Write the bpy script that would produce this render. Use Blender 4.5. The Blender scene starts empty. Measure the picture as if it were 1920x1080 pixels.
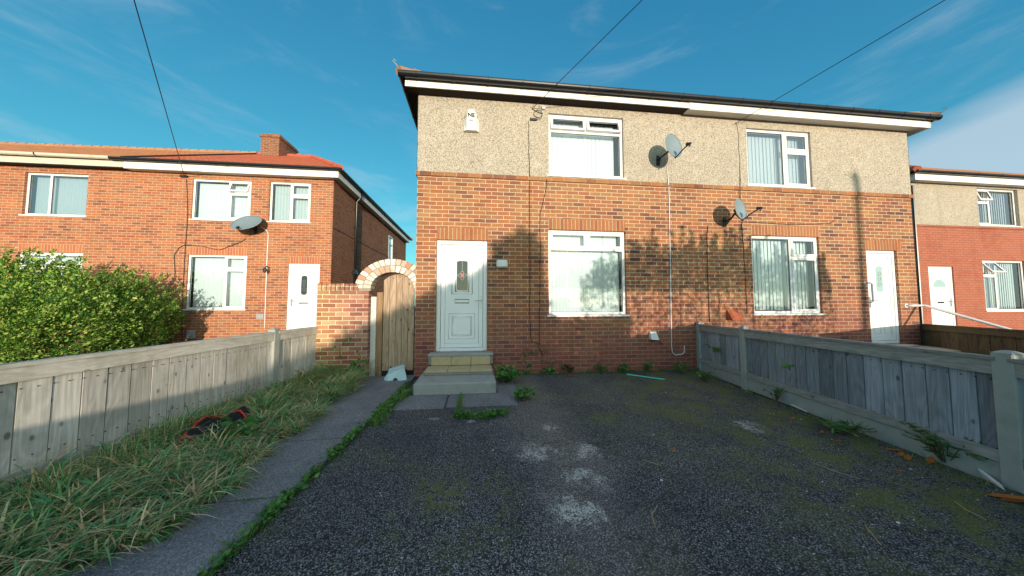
import bpy, math, random
import numpy as np
from mathutils import Vector, Matrix
random.seed(7); RNG = np.random.default_rng(7)
S = bpy.context.scene; COL = S.collection
# ---------------------------------------------------------------- camera model
f = 575.; th = math.radians(6.5); yh = 572; pit = math.atan((yh-540)/f); H = 1.27; D = 5.66
def ray(px, py):
    x = (px-960)/f; y = -(py-540)/f
    fw = math.cos(pit)-y*math.sin(pit); up = math.sin(pit)+y*math.cos(pit)
    return Vector((x*math.cos(th)+fw*math.sin(th), -x*math.sin(th)+fw*math.cos(th), up))
def P(px, py, Y=0):
    r = ray(px, py); t = (Y+D)/r.y; return Vector((r.x*t, Y, H+r.z*t))
def G(px, py, z=0):
    r = ray(px, py); t = (z-H)/r.z; return Vector((r.x*t, r.y*t-D, z))
SUN = -ray(800, 608); SUN.normalize()

# ---------------------------------------------------------------- node helpers
MATS = {}
class NT:
    def __init__(s, name):
        s.m = bpy.data.materials.new(name); s.m.use_nodes = True
        s.t = s.m.node_tree; s.t.nodes.clear()
        s.out = s.n('ShaderNodeOutputMaterial')
        s.b = s.n('ShaderNodeBsdfPrincipled'); s.l(s.b.outputs[0], s.out.inputs[0])
        MATS[name] = s.m
    def n(s, typ, **kw):
        n = s.t.nodes.new(typ)
        for k, v in kw.items(): setattr(n, k, v)
        return n
    def l(s, a, b): s.t.links.new(a, b)
    def inp(s, sock, v):
        if v is None: return
        if isinstance(v, bpy.types.NodeSocket): s.l(v, sock)
        else:
            try: sock.default_value = v
            except Exception: sock.default_value = (*v, 1)
    def math(s, op, a, b=None, c=None, clamp=False):
        n = s.n('ShaderNodeMath', operation=op, use_clamp=clamp)
        s.inp(n.inputs[0], a); s.inp(n.inputs[1], b); s.inp(n.inputs[2], c)
        return n.outputs[0]
    def mix(s, fac, a, b, blend='MIX'):
        n = s.n('ShaderNodeMix', data_type='RGBA', blend_type=blend)
        s.inp(n.inputs[0], fac)
        for k, v in ((6, a), (7, b)):
            if isinstance(v, bpy.types.NodeSocket): s.l(v, n.inputs[k])
            else: n.inputs[k].default_value = (*v[:3], 1)
        return n.outputs[2]
    def ramp(s, fac, stops, interp='LINEAR'):
        n = s.n('ShaderNodeValToRGB'); cr = n.color_ramp; cr.interpolation = interp
        while len(cr.elements) < len(stops): cr.elements.new(.5)
        for e, (p, c) in zip(cr.elements, stops):
            e.position = p; e.color = (*c, 1) if len(c) == 3 else c
        s.l(fac, n.inputs[0]); return n.outputs[0]
    def step(s, v, a, b):
        n = s.n('ShaderNodeMapRange', interpolation_type='SMOOTHSTEP')
        s.inp(n.inputs[0], v); n.inputs[1].default_value = a; n.inputs[2].default_value = b
        return n.outputs[0]
    def noise(s, vec, scale, detail=4, rough=.55, dist=0):
        n = s.n('ShaderNodeTexNoise'); n.inputs['Scale'].default_value = scale
        n.inputs['Detail'].default_value = detail; n.inputs['Roughness'].default_value = rough
        n.inputs['Distortion'].default_value = dist
        if vec is not None: s.l(vec, n.inputs['Vector'])
        return n.outputs[0]
    def coord(s, which='Object'): return s.n('ShaderNodeTexCoord').outputs[which]
    def scale(s, vec, sc, off=(0, 0, 0)):
        n = s.n('ShaderNodeMapping'); s.l(vec, n.inputs[0]); n.inputs['Scale'].default_value = sc
        n.inputs['Location'].default_value = off; return n.outputs[0]
    def pos(s): return s.n('ShaderNodeNewGeometry').outputs['Position']
    def island(s): return s.n('ShaderNodeNewGeometry').outputs['Random Per Island']
    def bump(s, h, strength=.5, dist=.01):
        n = s.n('ShaderNodeBump'); n.inputs['Strength'].default_value = strength
        n.inputs['Distance'].default_value = dist; s.l(h, n.inputs['Height'])
        s.l(n.outputs[0], s.b.inputs['Normal'])
    def fin(s, col, rough=.8, spec=.3, metal=0):
        s.inp(s.b.inputs['Base Color'], col if isinstance(col, bpy.types.NodeSocket) else (*col, 1))
        s.inp(s.b.inputs['Roughness'], rough); s.b.inputs['Specular IOR Level'].default_value = spec
        s.b.inputs['Metallic'].default_value = metal
        return s.m

def brick(name, ramp, mortar, bw=.225, bh=.075, mort=.011, vert=False, uv=False, stain=(.16,.07,.05), stainamt=.35, paint=None, zgrad=None, seed=0, bumps=.6):
    t = NT(name)
    if uv:
        sep = t.n('ShaderNodeSeparateXYZ'); t.l(t.coord('UV'), sep.inputs[0]); u0, v0 = sep.outputs[0], sep.outputs[1]
        base = t.coord('UV')
    else:
        base = t.pos(); sep = t.n('ShaderNodeSeparateXYZ'); t.l(base, sep.inputs[0])
        u0 = t.math('ADD', sep.outputs[0], sep.outputs[1]); v0 = sep.outputs[2]
    wob = t.math('MULTIPLY', t.math('SUBTRACT', t.noise(base, 24, 3), .5), .010)
    wob2 = t.math('MULTIPLY', t.math('SUBTRACT', t.noise(base, 3.1, 2), .5), .012)
    u = t.math('ADD', t.math('ADD', u0, wob), 50.03+seed); v = t.math('ADD', t.math('ADD', v0, wob2), 50.0)
    v = t.math('ADD', v, t.math('MULTIPLY', wob, .5))
    if vert: cellu, cellv = .075, 5.; 
    else: cellu, cellv = bw, bh
    rv = t.math('DIVIDE', v, cellv); row = t.math('FLOOR', rv); fv = t.math('FRACT', rv)
    sh = t.math('MULTIPLY', t.math('MODULO', row, 2.), .5)
    ru = t.math('ADD', t.math('DIVIDE', u, cellu), sh if not vert else 0.); col = t.math('FLOOR', ru); fu = t.math('FRACT', ru)
    cx = t.n('ShaderNodeCombineXYZ'); t.l(col, cx.inputs[0]); t.l(row, cx.inputs[1])
    wn = t.n('ShaderNodeTexWhiteNoise', noise_dimensions='2D'); t.l(cx.outputs[0], wn.inputs[0])
    big = t.noise(base, .7, 3, .6)
    val = t.math('ADD', t.math('MULTIPLY', wn.outputs[0], .74), t.math('MULTIPLY', t.math('SUBTRACT', big, .5), .9))
    val = t.math('ADD', val, .09, clamp=True)
    c = t.ramp(val, ramp)
    fine = t.noise(base, 60, 5, .7)
    c = t.mix(1., c, t.ramp(fine, [(.25, (.72, .7, .68)), (.75, (1.25, 1.22, 1.2))]), 'MULTIPLY')
    # mortar mask
    eu = t.math('MULTIPLY', t.math('MINIMUM', fu, t.math('SUBTRACT', 1., fu)), cellu)
    ev = t.math('MULTIPLY', t.math('MINIMUM', fv, t.math('SUBTRACT', 1., fv)), cellv)
    e = t.math('MINIMUM', eu, ev)
    e = t.math('ADD', e, t.math('MULTIPLY', t.math('SUBTRACT', t.noise(base, 45, 3, .7), .5), .006))
    m = t.step(e, mort*.5-.0022, mort*.5+.0022)   # 1 = brick
    mc = t.mix(t.noise(base, 9, 4), tuple(k*.75 for k in mortar), tuple(min(1, k*1.2) for k in mortar))
    if paint:
        pc = t.mix(t.noise(base, 5, 5, .7), tuple(k*.85 for k in paint), tuple(k*1.12 for k in paint))
        chip = t.step(t.noise(base, 7, 6, .8), .73, .78)
        c = t.mix(t.math('ADD', t.math('MULTIPLY', wn.outputs[0], .15), .8), c, pc)
        pc = t.mix(t.math('MULTIPLY', t.step(t.noise(base, 1.1, 6, .7), .45, .7), .5), pc, tuple(k*.7 for k in paint)); mc = t.mix(.75, mc, tuple(k*.55 for k in paint)); c = t.mix(chip, c, (.5, .4, .33))
    c2 = t.mix(m, mc, c)
    st = t.math('MULTIPLY', t.step(t.noise(base, 1.3, 5, .65, .5), .48, .72), stainamt)
    c2 = t.mix(st, c2, t.mix(1., c2, tuple(min(1., k*4) for k in stain), 'MULTIPLY'))
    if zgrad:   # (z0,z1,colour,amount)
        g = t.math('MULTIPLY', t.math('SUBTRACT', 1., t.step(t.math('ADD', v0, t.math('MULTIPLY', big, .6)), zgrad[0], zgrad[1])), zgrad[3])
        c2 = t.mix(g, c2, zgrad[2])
    rn = t.step(t.noise(t.scale(base, (4, 4, .35) if not uv else (4, .35, 1)), 1.2, 5, .65), .50, .78)
    c2 = t.mix(t.math('MULTIPLY', rn, .38), c2, t.mix(1., c2, (.55, .52, .52), 'MULTIPLY'))
    # pale salts
    ef = t.math('MULTIPLY', t.step(t.noise(t.scale(base, (1, 1, 1), (7, 3, 1)), 2.3, 6, .75), .62, .8), .3)
    c2 = t.mix(ef, c2, (.5, .43, .37))
    hgt = t.math('ADD', t.math('MULTIPLY', m, 1.), t.math('MULTIPLY', fine, .35))
    t.bump(hgt, bumps, .006)
    return t.fin(c2, .88, .2)

R_MAIN = [(0, (.12, .06, .055)), (.12, (.20, .09, .06)), (.3, (.31, .125, .065)), (.5, (.38, .155, .065)), (.68, (.27, .14, .075)), (.84, (.40, .19, .08)), (1, (.33, .2, .11))]
R_LEFT = [(0, (.22, .09, .055)), (.3, (.38, .13, .065)), (.55, (.46, .175, .075)), (.8, (.33, .15, .08)), (1, (.50, .25, .14))]
R_SOLD = [(0, (.25, .10, .055)), (.5, (.38, .15, .065)), (1, (.34, .17, .08))]
brick('brick_main', R_MAIN, (.58, .47, .33), zgrad=(.4, 2.3, (.21, .06, .065), .6))  # purple-red low on the wall: shade and staining painted into the brick
brick('brick_soldier', R_SOLD, (.50, .40, .28), vert=True, stainamt=.3)
brick('brick_string', R_MAIN, (.40, .31, .2), bw=.225, bh=.09, seed=.11, stain=(.2, .16, .1), stainamt=.6)
brick('brick_left', R_LEFT, (.56, .42, .30), seed=.4, stainamt=.2)
brick('brick_left_shaded', [(k, tuple(x*.82 for x in c)) for k, c in R_LEFT], (.42, .31, .23), seed=.6)  # front brick darkened for the side wall, its shade put into the colour
brick('brick_left_soldier', [(0, (.42, .13, .07)), (1, (.52, .2, .09))], (.56, .42, .3), vert=True, stainamt=.1)
brick('brick_red_paint', R_MAIN, (.4, .2, .13), paint=(.42, .145, .095), seed=.2, bumps=.9)
brick('brick_pier', [(0, (.24, .09, .07)), (.4, (.38, .15, .10)), (.7, (.44, .22, .15)), (1, (.50, .33, .24))], (.58, .52, .43), stainamt=.1, seed=.9)
brick('brick_chimney', [(k, tuple(x*.62 for x in c)) for k, c in R_LEFT], (.4, .33, .26), stain=(.1, .08, .07), stainamt=.5)

def pier_mat():       # ochre-tinted to the left/bottom
    m = MATS['brick_pier'].copy(); m.name = 'brick_pier_ochre'; nt = m.node_tree
    b = [n for n in nt.nodes if n.type == 'BSDF_PRINCIPLED'][0]
    src = b.inputs['Base Color'].links[0].from_socket
    mixn = nt.nodes.new('ShaderNodeMix'); mixn.data_type = 'RGBA'; mixn.blend_type = 'MULTIPLY'
    geo = nt.nodes.new('ShaderNodeNewGeometry'); sp = nt.nodes.new('ShaderNodeSeparateXYZ')
    nt.links.new(geo.outputs['Position'], sp.inputs[0])
    mr = nt.nodes.new('ShaderNodeMapRange'); mr.inputs[1].default_value = -2.05; mr.inputs[2].default_value = -2.75
    nt.links.new(sp.outputs[0], mr.inputs[0]); nt.links.new(mr.outputs[0], mixn.inputs[0])
    nt.links.new(src, mixn.inputs[6]); mixn.inputs[7].default_value = (1.15, 1.35, 1.0, 1)
    nt.links.new(mixn.outputs[2], b.inputs['Base Color']); MATS[m.name] = m
pier_mat()

def simple(name, col, rough=.5, spec=.4, metal=0, var=.12, scale=6, bump=0, bscale=40, dirt=None):
    t = NT(name); v = t.coord()
    c = t.mix(t.noise(v, scale, 5, .6), tuple(k*(1-var) for k in col), tuple(min(1, k*(1+var)) for k in col))
    if dirt: c = t.mix(t.math('MULTIPLY', t.step(t.noise(v, dirt[0], 6, .7), .5, .75), dirt[1]), c, dirt[2])
    if bump: t.bump(t.noise(v, bscale, 5, .6), bump, .004)
    return t.fin(c, rough, spec, metal)
simple('upvc', (.80, .80, .79), .32, .45, var=.03, scale=2, dirt=(3, .22, (.5, .47, .4)))
simple('upvc_door', (.80, .81, .82), .35, .4, var=.02, scale=2, dirt=(4, .12, (.5, .5, .47)))
simple('fascia_white', (.86, .84, .78), .4, .4, var=.04, dirt=(3, .25, (.5, .45, .35)))
simple('soffit_white', (.70, .66, .60), .6, .3, var=.05)
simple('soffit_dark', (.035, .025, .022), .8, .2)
simple('gutter_black', (.012, .013, .016), .28, .5, var=.2)
simple('gutter_cream', (.62, .58, .48), .5, .4, dirt=(5, .5, (.3, .26, .18)))
simple('cable_black', (.015, .015, .015), .5)
simple('cable_white', (.72, .72, .72), .4)
simple('lead', (.35, .36, .38), .4, .5)
simple('seal', (.03, .03, .03), .6)
simple('blind_white', (.74, .76, .77), .9, .1, var=.02)
simple('blind_grey', (.60, .65, .66), .9, .1, var=.03)
simple('dark_interior', (.05, .055, .06), .9, .1)
simple('dish_grey', (.20, .26, .29), .5, .4, var=.06, dirt=(12, .2, (.4, .42, .4)))
simple('dark_plastic', (.025, .028, .03), .5)
simple('box_white', (.74, .74, .72), .4)
simple('box_blue', (.50, .68, .74), .35, .5)
simple('terracotta', (.42, .11, .05), .8)
simple('chrome', (.6, .6, .6), .25, .5, 1)
simple('letter_black', (.01, .01, .012), .5)
simple('rose_red', (.5, .03, .02), .3)
simple('red_plastic', (.65, .02, .015), .45)
simple('teal_plastic', (.1, .6, .5), .45)
simple('black_fabric', (.012, .013, .016), .9)
simple('lamp_metal', (.25, .26, .27), .5)
simple('pole_wood', (.12, .085, .06), .8)
simple('rail_white', (.78, .78, .77), .3)
simple('concrete_post', (.40, .41, .37), .9, .2, var=.18, scale=9, bump=.6, bscale=120, dirt=(6, .45, (.22, .24, .17)))
simple('concrete_cream', (.55, .50, .38), .85, .2, var=.15, dirt=(5, .4, (.3, .28, .2)))
simple('concrete_step', (.33, .34, .32), .9, .2, var=.22, scale=7, bump=.5, bscale=90, dirt=(4, .6, (.16, .165, .155)))
simple('tile_buff', (.46, .37, .22), .75, .25, var=.22, scale=8, bump=.3, bscale=60, dirt=(5, .6, (.28, .24, .16)))
simple('leaf_orange', (.42, .14, .03), .7, .3, var=.35, scale=30)
simple('leaf_tan', (.45, .3, .16), .7, .3, var=.3, scale=30)
simple('stem_brown', (.14, .08, .05), .8)
def archm():
    t = NT('arch_white'); v = t.pos(); c = t.ramp(t.island(), [(0, (.50, .22, .12)), (.2, (.55, .40, .30)), (.45, (.66, .62, .54)), (1, (.74, .71, .64))])
    c = t.mix(t.math('MULTIPLY', t.step(t.noise(v, 14, 5, .7), .48, .66), .7), c, (.46, .25, .15)); t.bump(t.noise(v, 60, 5, .6), .6, .004); t.fin(c, .85, .2)
archm(); simple('mortar_dark', (.30, .27, .22), .9, .1)
simple('paint_white_old', (.62, .6, .56), .7, .3, dirt=(9, .6, (.33, .26, .18)))

def pebble():
    t = NT('pebbledash'); v = t.pos()
    vo = t.n('ShaderNodeTexVoronoi'); vo.inputs['Scale'].default_value = 85; t.l(v, vo.inputs['Vector'])
    sp = t.n('ShaderNodeSeparateColor'); t.l(vo.outputs['Color'], sp.inputs[0])
    c = t.ramp(sp.outputs[0], [(0, (.17, .145, .115)), (.15, (.34, .29, .225)), (.45, (.46, .40, .31)), (.75, (.58, .52, .42)), (1, (.45, .43, .40))])
    c = t.mix(t.step(vo.outputs['Distance'], .5, .95), c, (.22, .17, .12))
    c = t.mix(t.math('MULTIPLY', t.step(t.noise(v, .9, 5, .6), .4, .7), .35), c, t.mix(1, c, (.82, .83, .87), 'MULTIPLY'))
    # faint damp streaks
    st = t.step(t.noise(t.scale(v, (5, 5, .5)), 1, 5, .6), .55, .8)
    c = t.mix(t.math('MULTIPLY', st, .42), c, (.20, .18, .15))
    c = t.mix(t.math('MULTIPLY', t.step(t.noise(v, 2.2, 6, .7), .56, .7), .25), c, (.62, .58, .5))
    t.bump(t.math('SUBTRACT', 1., vo.outputs['Distance']), .45, .005)
    t.fin(c, .9, .2)
pebble()

def glass(name, refl, tint=(.85, .95, .97)):
    t = NT(name); t.t.nodes.remove(t.b)
    tr = t.n('ShaderNodeBsdfTransparent'); tr.inputs[0].default_value = (*tint, 1)
    gl = t.n('ShaderNodeBsdfGlossy'); gl.inputs['Roughness'].default_value = .015
    nb = t.n('ShaderNodeBump'); nb.inputs['Strength'].default_value = .035; nb.inputs['Distance'].default_value = .05
    t.l(t.noise(t.pos(), 1.6, 1), nb.inputs['Height']); t.l(nb.outputs[0], gl.inputs['Normal'])
    fr = t.n('ShaderNodeFresnel'); fr.inputs[0].default_value = 1.5
    k = t.math('ADD', t.math('MULTIPLY', fr.outputs[0], 1.6), refl, clamp=True)
    mx = t.n('ShaderNodeMixShader'); t.l(k, mx.inputs[0]); t.l(tr.outputs[0], mx.inputs[1]); t.l(gl.outputs[0], mx.inputs[2])
    t.l(mx.outputs[0], t.out.inputs[0])
glass('glass', .08); glass('glass_blue', .22, (.8, .9, .95))
simple('glass_dark', (.02, .025, .028), .08, .8, var=.3)
simple('glass_frost', (.33, .47, .47), .2, .6, var=.1, scale=40)

def wood(name, base, dark, knot=.5, green=.0, axis='Z', varr=.25):
    t = NT(name); o = t.coord(); isl = t.island()
    off = t.n('ShaderNodeCombineXYZ')
    for i in range(3): t.l(t.math('MULTIPLY', isl, 37.+i*11), off.inputs[i])
    va = t.n('ShaderNodeVectorMath', operation='ADD'); t.l(o, va.inputs[0]); t.l(off.outputs[0], va.inputs[1])
    sc = {'Z': (1, 1, .16), 'X': (.16, 1, 1), 'Y': (1, .16, 1)}[axis]
    w = t.scale(va.outputs[0], sc)
    rings = t.noise(w, 4.5, 2, .5, .8)
    g = t.math('SINE', t.math('MULTIPLY', rings, 70.))
    fine = t.noise(t.scale(va.outputs[0], tuple(k*(1 if k == 1 else .3) for k in sc)), 60, 4, .6)
    k = t.math('ADD', t.math('MULTIPLY', t.math('ADD', t.math('MULTIPLY', g, .5), .5), .17), t.math('MULTIPLY', fine, .83))
    c = t.mix(t.step(k, .15, .85), dark, base)
    c = t.mix(1, c, t.ramp(isl, [(0, (1-varr,)*3), (.5, (1, 1, 1)), (1, (1+varr*.6,)*3)]), 'MULTIPLY')
    vo = t.n('ShaderNodeTexVoronoi'); vo.inputs['Scale'].default_value = 7.5
    t.l(t.scale(va.outputs[0], {'Z': (1, 1, .6), 'X': (.6, 1, 1), 'Y': (1, .6, 1)}[axis]), vo.inputs['Vector'])
    kn = t.math('MULTIPLY', t.math('SUBTRACT', 1., t.step(vo.outputs['Distance'], .07, .15)), knot)
    c = t.mix(kn, c, tuple(x*.35 for x in dark))
    blot = t.step(t.noise(va.outputs[0], 2.5, 5, .7), .5, .75)
    c = t.mix(t.math('MULTIPLY', blot, .35), c, tuple(x*.6 for x in base))
    if green:
        c = t.mix(t.math('MULTIPLY', t.step(t.noise(t.pos(), 2.2, 5, .7), .42, .65), green), c, (.16, .17, .06))
    t.bump(k, .35, .003)
    t.fin(c, .85, .2)
wood('wood_grey', (.80, .76, .69), (.46, .43, .39), .85, .25)
wood('wood_grey_rail', (.72, .68, .60), (.48, .44, .38), .6, .3, 'Y')
wood('wood_grey_shaded', (.40, .43, .48), (.19, .21, .24), .8, .2, varr=.4)  # right fence boards: bluish shade put into the wood colour
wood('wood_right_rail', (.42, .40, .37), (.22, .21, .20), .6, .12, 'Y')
simple('dark_gap_and_nail', (.045, .04, .035), .95, .1)
wood('wood_brown', (.17, .125, .075), (.06, .045, .03), .8, .35)
wood('wood_brown_rail', (.17, .12, .075), (.07, .05, .035), .5, .3, 'Y')
wood('wood_gate', (.50, .36, .25), (.24, .165, .115), 1., .0, varr=.4)
wood('wood_gate_post', (.4, .25, .13), (.2, .12, .07), .4)

def tiles(name, ramp, bw=.17, bh=.11, moss=0):
    t = NT(name); sep = t.n('ShaderNodeSeparateXYZ'); uv = t.coord('UV'); t.l(uv, sep.inputs[0])
    rv = t.math('DIVIDE', t.math('ADD', sep.outputs[1], 20.), bh); row = t.math('FLOOR', rv); fv = t.math('FRACT', rv)
    ru = t.math('ADD', t.math('DIVIDE', t.math('ADD', sep.outputs[0], 60.), bw), t.math('MULTIPLY', t.math('MODULO', row, 2.), .5))
    col = t.math('FLOOR', ru); fu = t.math('FRACT', ru)
    cx = t.n('ShaderNodeCombineXYZ'); t.l(col, cx.inputs[0]); t.l(row, cx.inputs[1])
    wn = t.n('ShaderNodeTexWhiteNoise', noise_dimensions='2D'); t.l(cx.outputs[0], wn.inputs[0])
    val = t.math('ADD', t.math('MULTIPLY', wn.outputs[0], .6), t.math('MULTIPLY', t.noise(uv, 1.5, 4), .4))
    c = t.ramp(val, ramp)
    gap = t.math('MINIMUM', t.math('MINIMUM', fu, t.math('SUBTRACT', 1., fu)), fv)
    c = t.mix(t.step(gap, .0, .09), tuple(k*.45 for k in ramp[0][1]), c)
    if moss: c = t.mix(t.math('MULTIPLY', t.step(t.noise(uv, 6, 6, .75), .5, .66), moss), c, (.38, .26, .11))
    t.bump(t.math('ADD', t.math('SUBTRACT', 1., fv), t.math('MULTIPLY', wn.outputs[0], .2)), .25, .008)
    t.fin(c, .85, .2)
tiles('tiles_red', [(0, (.48, .10, .04)), (.5, (.66, .15, .06)), (1, (.72, .21, .09))])
tiles('tiles_old', [(0, (.46, .16, .06)), (.5, (.66, .24, .09)), (1, (.68, .32, .13))], moss=.35)
simple('ridge_red', (.5, .12, .06), .85, var=.3); simple('ridge_old', (.42, .22, .12), .85, var=.35, dirt=(4, .7, (.2, .17, .1)))

# ground materials
def ground_mats():
    t = NT('asphalt'); v = t.pos()
    vo = t.n('ShaderNodeTexVoronoi'); vo.inputs['Scale'].default_value = 118; t.l(v, vo.inputs['Vector'])
    sp = t.n('ShaderNodeSeparateColor'); t.l(vo.outputs['Color'], sp.inputs[0])
    c = t.ramp(sp.outputs[0], [(0, (.07, .074, .08)), (.3, (.155, .162, .172)), (.72, (.26, .268, .285)), (.93, (.38, .39, .40)), (1, (.53, .53, .52))])
    c = t.mix(t.step(vo.outputs['Distance'], .3, .62), c, (.020, .021, .023))
    n1 = t.noise(v, .8, 5, .65, .3)
    c = t.mix(1, c, t.ramp(n1, [(.3, (.6, .62, .68)), (.7, (1.3, 1.28, 1.25))]), 'MULTIPLY')
    sx0 = t.n('ShaderNodeSeparateXYZ'); t.l(v, sx0.inputs[0])
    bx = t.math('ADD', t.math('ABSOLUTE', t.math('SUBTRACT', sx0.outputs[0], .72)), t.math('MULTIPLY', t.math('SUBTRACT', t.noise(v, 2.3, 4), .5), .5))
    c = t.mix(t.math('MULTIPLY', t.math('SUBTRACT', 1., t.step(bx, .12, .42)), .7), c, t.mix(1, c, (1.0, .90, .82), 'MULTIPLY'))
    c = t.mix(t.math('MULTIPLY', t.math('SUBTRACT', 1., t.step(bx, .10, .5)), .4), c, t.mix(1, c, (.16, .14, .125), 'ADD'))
    oil = t.step(t.noise(t.scale(v, (1, .6, 1), (8, 3, 0)), 1.1, 4, .6), .60, .72); c = t.mix(t.math('MULTIPLY', oil, .45), c, (.035, .036, .04))
    ck = t.n('ShaderNodeTexVoronoi', feature='DISTANCE_TO_EDGE'); ck.inputs['Scale'].default_value = .55
    wv = t.n('ShaderNodeVectorMath', operation='ADD'); t.l(v, wv.inputs[0]); nz = t.n('ShaderNodeTexNoise'); nz.inputs['Scale'].default_value = 2.2; nz.inputs['Detail'].default_value = 6; t.l(v, nz.inputs['Vector']); t.l(nz.outputs['Color'], wv.inputs[1]); t.l(wv.outputs[0], ck.inputs['Vector'])
    c = t.mix(t.math('MULTIPLY', t.math('SUBTRACT', 1., t.step(ck.outputs['Distance'], .001, .006)), .6), c, (.02, .02, .02))
    # moss
    ms = t.math('MULTIPLY', t.step(t.noise(v, 1.7, 8, .78, .4), .45, .62), t.step(t.noise(t.scale(v, (1, 1, 1), (4, 9, 0)), 14, 5, .8), .40, .6))
    ms2 = t.math('MULTIPLY', t.step(t.noise(t.scale(v, (1, 1, 1), (2, 5, 0)), .55, 3), .42, .62), .95)
    sx = t.n('ShaderNodeSeparateXYZ'); t.l(v, sx.inputs[0])
    ms = t.math('MULTIPLY', t.math('MULTIPLY', ms, ms2), 1.0)
    ms3 = t.math('MULTIPLY', t.step(sx.outputs[0], .9, 3.2), t.math('MULTIPLY', t.step(t.noise(v, 3.2, 8, .8), .45, .58), .75))
    ms = t.math('MAXIMUM', ms, ms3)
    c = t.mix(ms, c, t.mix(t.noise(v, 80, 4, .7), (.045, .06, .012), (.22, .25, .035)))
    # worn pale lime patches, at a few places
    acc = None
    for (px, py, r) in ((1005, 850, .42), (1095, 845, .36), (1105, 895, .34), (1080, 960, .40), (1410, 800, .35), (1030, 800, .25), (885, 790, .10), (815, 785, .12)):
        g = G(px, py)
        dn = t.n('ShaderNodeVectorMath', operation='DISTANCE'); t.l(v, dn.inputs[0]); dn.inputs[1].default_value = g
        m = t.math('SUBTRACT', 1., t.step(dn.outputs['Value'], 0, r))
        acc = m if acc is None else t.math('MAXIMUM', acc, m)
    pt = t.math('MULTIPLY', acc, .34)
    w = t.step(t.math('ADD', t.math('MULTIPLY', t.math('ADD', t.noise(v, 42, 6, .85), t.noise(t.scale(v, (1, .7, 1)), 7, 4, .7)), .5), t.math('MULTIPLY', pt, .55)), .615, .70)
    w = t.math('MULTIPLY', w, t.math('MULTIPLY', t.step(acc, .02, .5), t.step(sp.outputs[1], .35, .55)))
    w2 = t.step(t.noise(t.scale(v, (1, 1, 1), (5, 1, 0)), 21, 2, .5), .775, .80)
    c = t.mix(t.math('MAXIMUM', t.math('MULTIPLY', w, .95), t.math('MULTIPLY', w2, .7)), c, (.60, .59, .55))
    t.bump(t.math('SUBTRACT', 1., vo.outputs['Distance']), 1., .006)
    t.fin(c, .78, .35)
    t = NT('path_concrete'); v = t.pos()
    vo = t.n('ShaderNodeTexVoronoi'); vo.inputs['Scale'].default_value = 160; t.l(v, vo.inputs['Vector'])
    sp = t.n('ShaderNodeSeparateColor'); t.l(vo.outputs['Color'], sp.inputs[0])
    c = t.ramp(sp.outputs[0], [(0, (.11, .112, .12)), (.6, (.20, .203, .213)), (.95, (.28, .28, .29)), (1, (.4, .4, .41))])
    c = t.mix(1, c, t.ramp(t.noise(v, 1.6, 6, .7), [(.3, (.72, .73, .78)), (.7, (1.22, 1.2, 1.16))]), 'MULTIPLY')
    c = t.mix(t.math('MULTIPLY', t.step(t.noise(v, 17, 5, .8), .67, .74), .5), c, (.34, .34, .33))
    c = t.mix(t.math('MULTIPLY', t.step(t.noise(v, 2.6, 6, .7), .58, .72), .5), c, (.055, .06, .065))
    t.bump(vo.outputs['Distance'], .5, .004); t.fin(c, .85, .25)
    t = NT('earth'); v = t.pos()
    c = t.ramp(t.noise(v, 9, 7, .7), [(.25, (.02, .018, .012)), (.5, (.05, .045, .02)), (.75, (.06, .085, .03))])
    t.bump(t.noise(v, 25, 6, .7), .8, .02); t.fin(c, .95, .1)
    t = NT('lawn'); v = t.pos()
    c = t.ramp(t.noise(v, 30, 6, .7), [(.3, (.05, .09, .02)), (.7, (.14, .22, .05))])
    t.bump(t.noise(v, 60, 4, .7), .8, .02); t.fin(c, .9, .1)
ground_mats()

def foliage(name, cols, trans=.25, rough=.5):
    t = NT(name); isl = t.island()
    k = t.math('ADD', t.math('MULTIPLY', isl, .7), t.math('MULTIPLY', t.noise(t.pos(), 2.2, 3), .3))
    c = t.ramp(k, cols)
    t.fin(c, rough, .3)
    tl = t.n('ShaderNodeBsdfTranslucent'); t.l(c, tl.inputs[0])
    mx = t.n('ShaderNodeMixShader'); mx.inputs[0].default_value = trans
    t.l(t.b.outputs[0], mx.inputs[1]); t.l(tl.outputs[0], mx.inputs[2]); t.l(mx.outputs[0], t.out.inputs[0])
foliage('leaf_hedge', [(0, (.02, .055, .012)), (.3, (.07, .19, .03)), (.55, (.20, .37, .06)), (.8, (.46, .54, .11)), (1, (.66, .50, .16))])
foliage('leaf_weed', [(0, (.04, .12, .03)), (.5, (.08, .22, .05)), (.85, (.16, .32, .07)), (1, (.35, .34, .10))])
foliage('leaf_dark', [(0, (.03, .05, .02)), (1, (.08, .12, .04))])
foliage('blade_mix', [(.18, (.07, .23, .09)), (.36, (.12, .36, .13)), (.52, (.20, .46, .17)), (.62, (.38, .48, .17)), (.70, (.68, .46, .22)), (.86, (.88, .70, .42))], .2)
foliage('blade_green', [(0, (.05, .13, .03)), (.6, (.12, .25, .05)), (.85, (.25, .32, .08)), (1, (.4, .3, .12))], .2)
foliage('leaf_red', [(0, (.12, .05, .03)), (1, (.05, .1, .03))])

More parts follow.
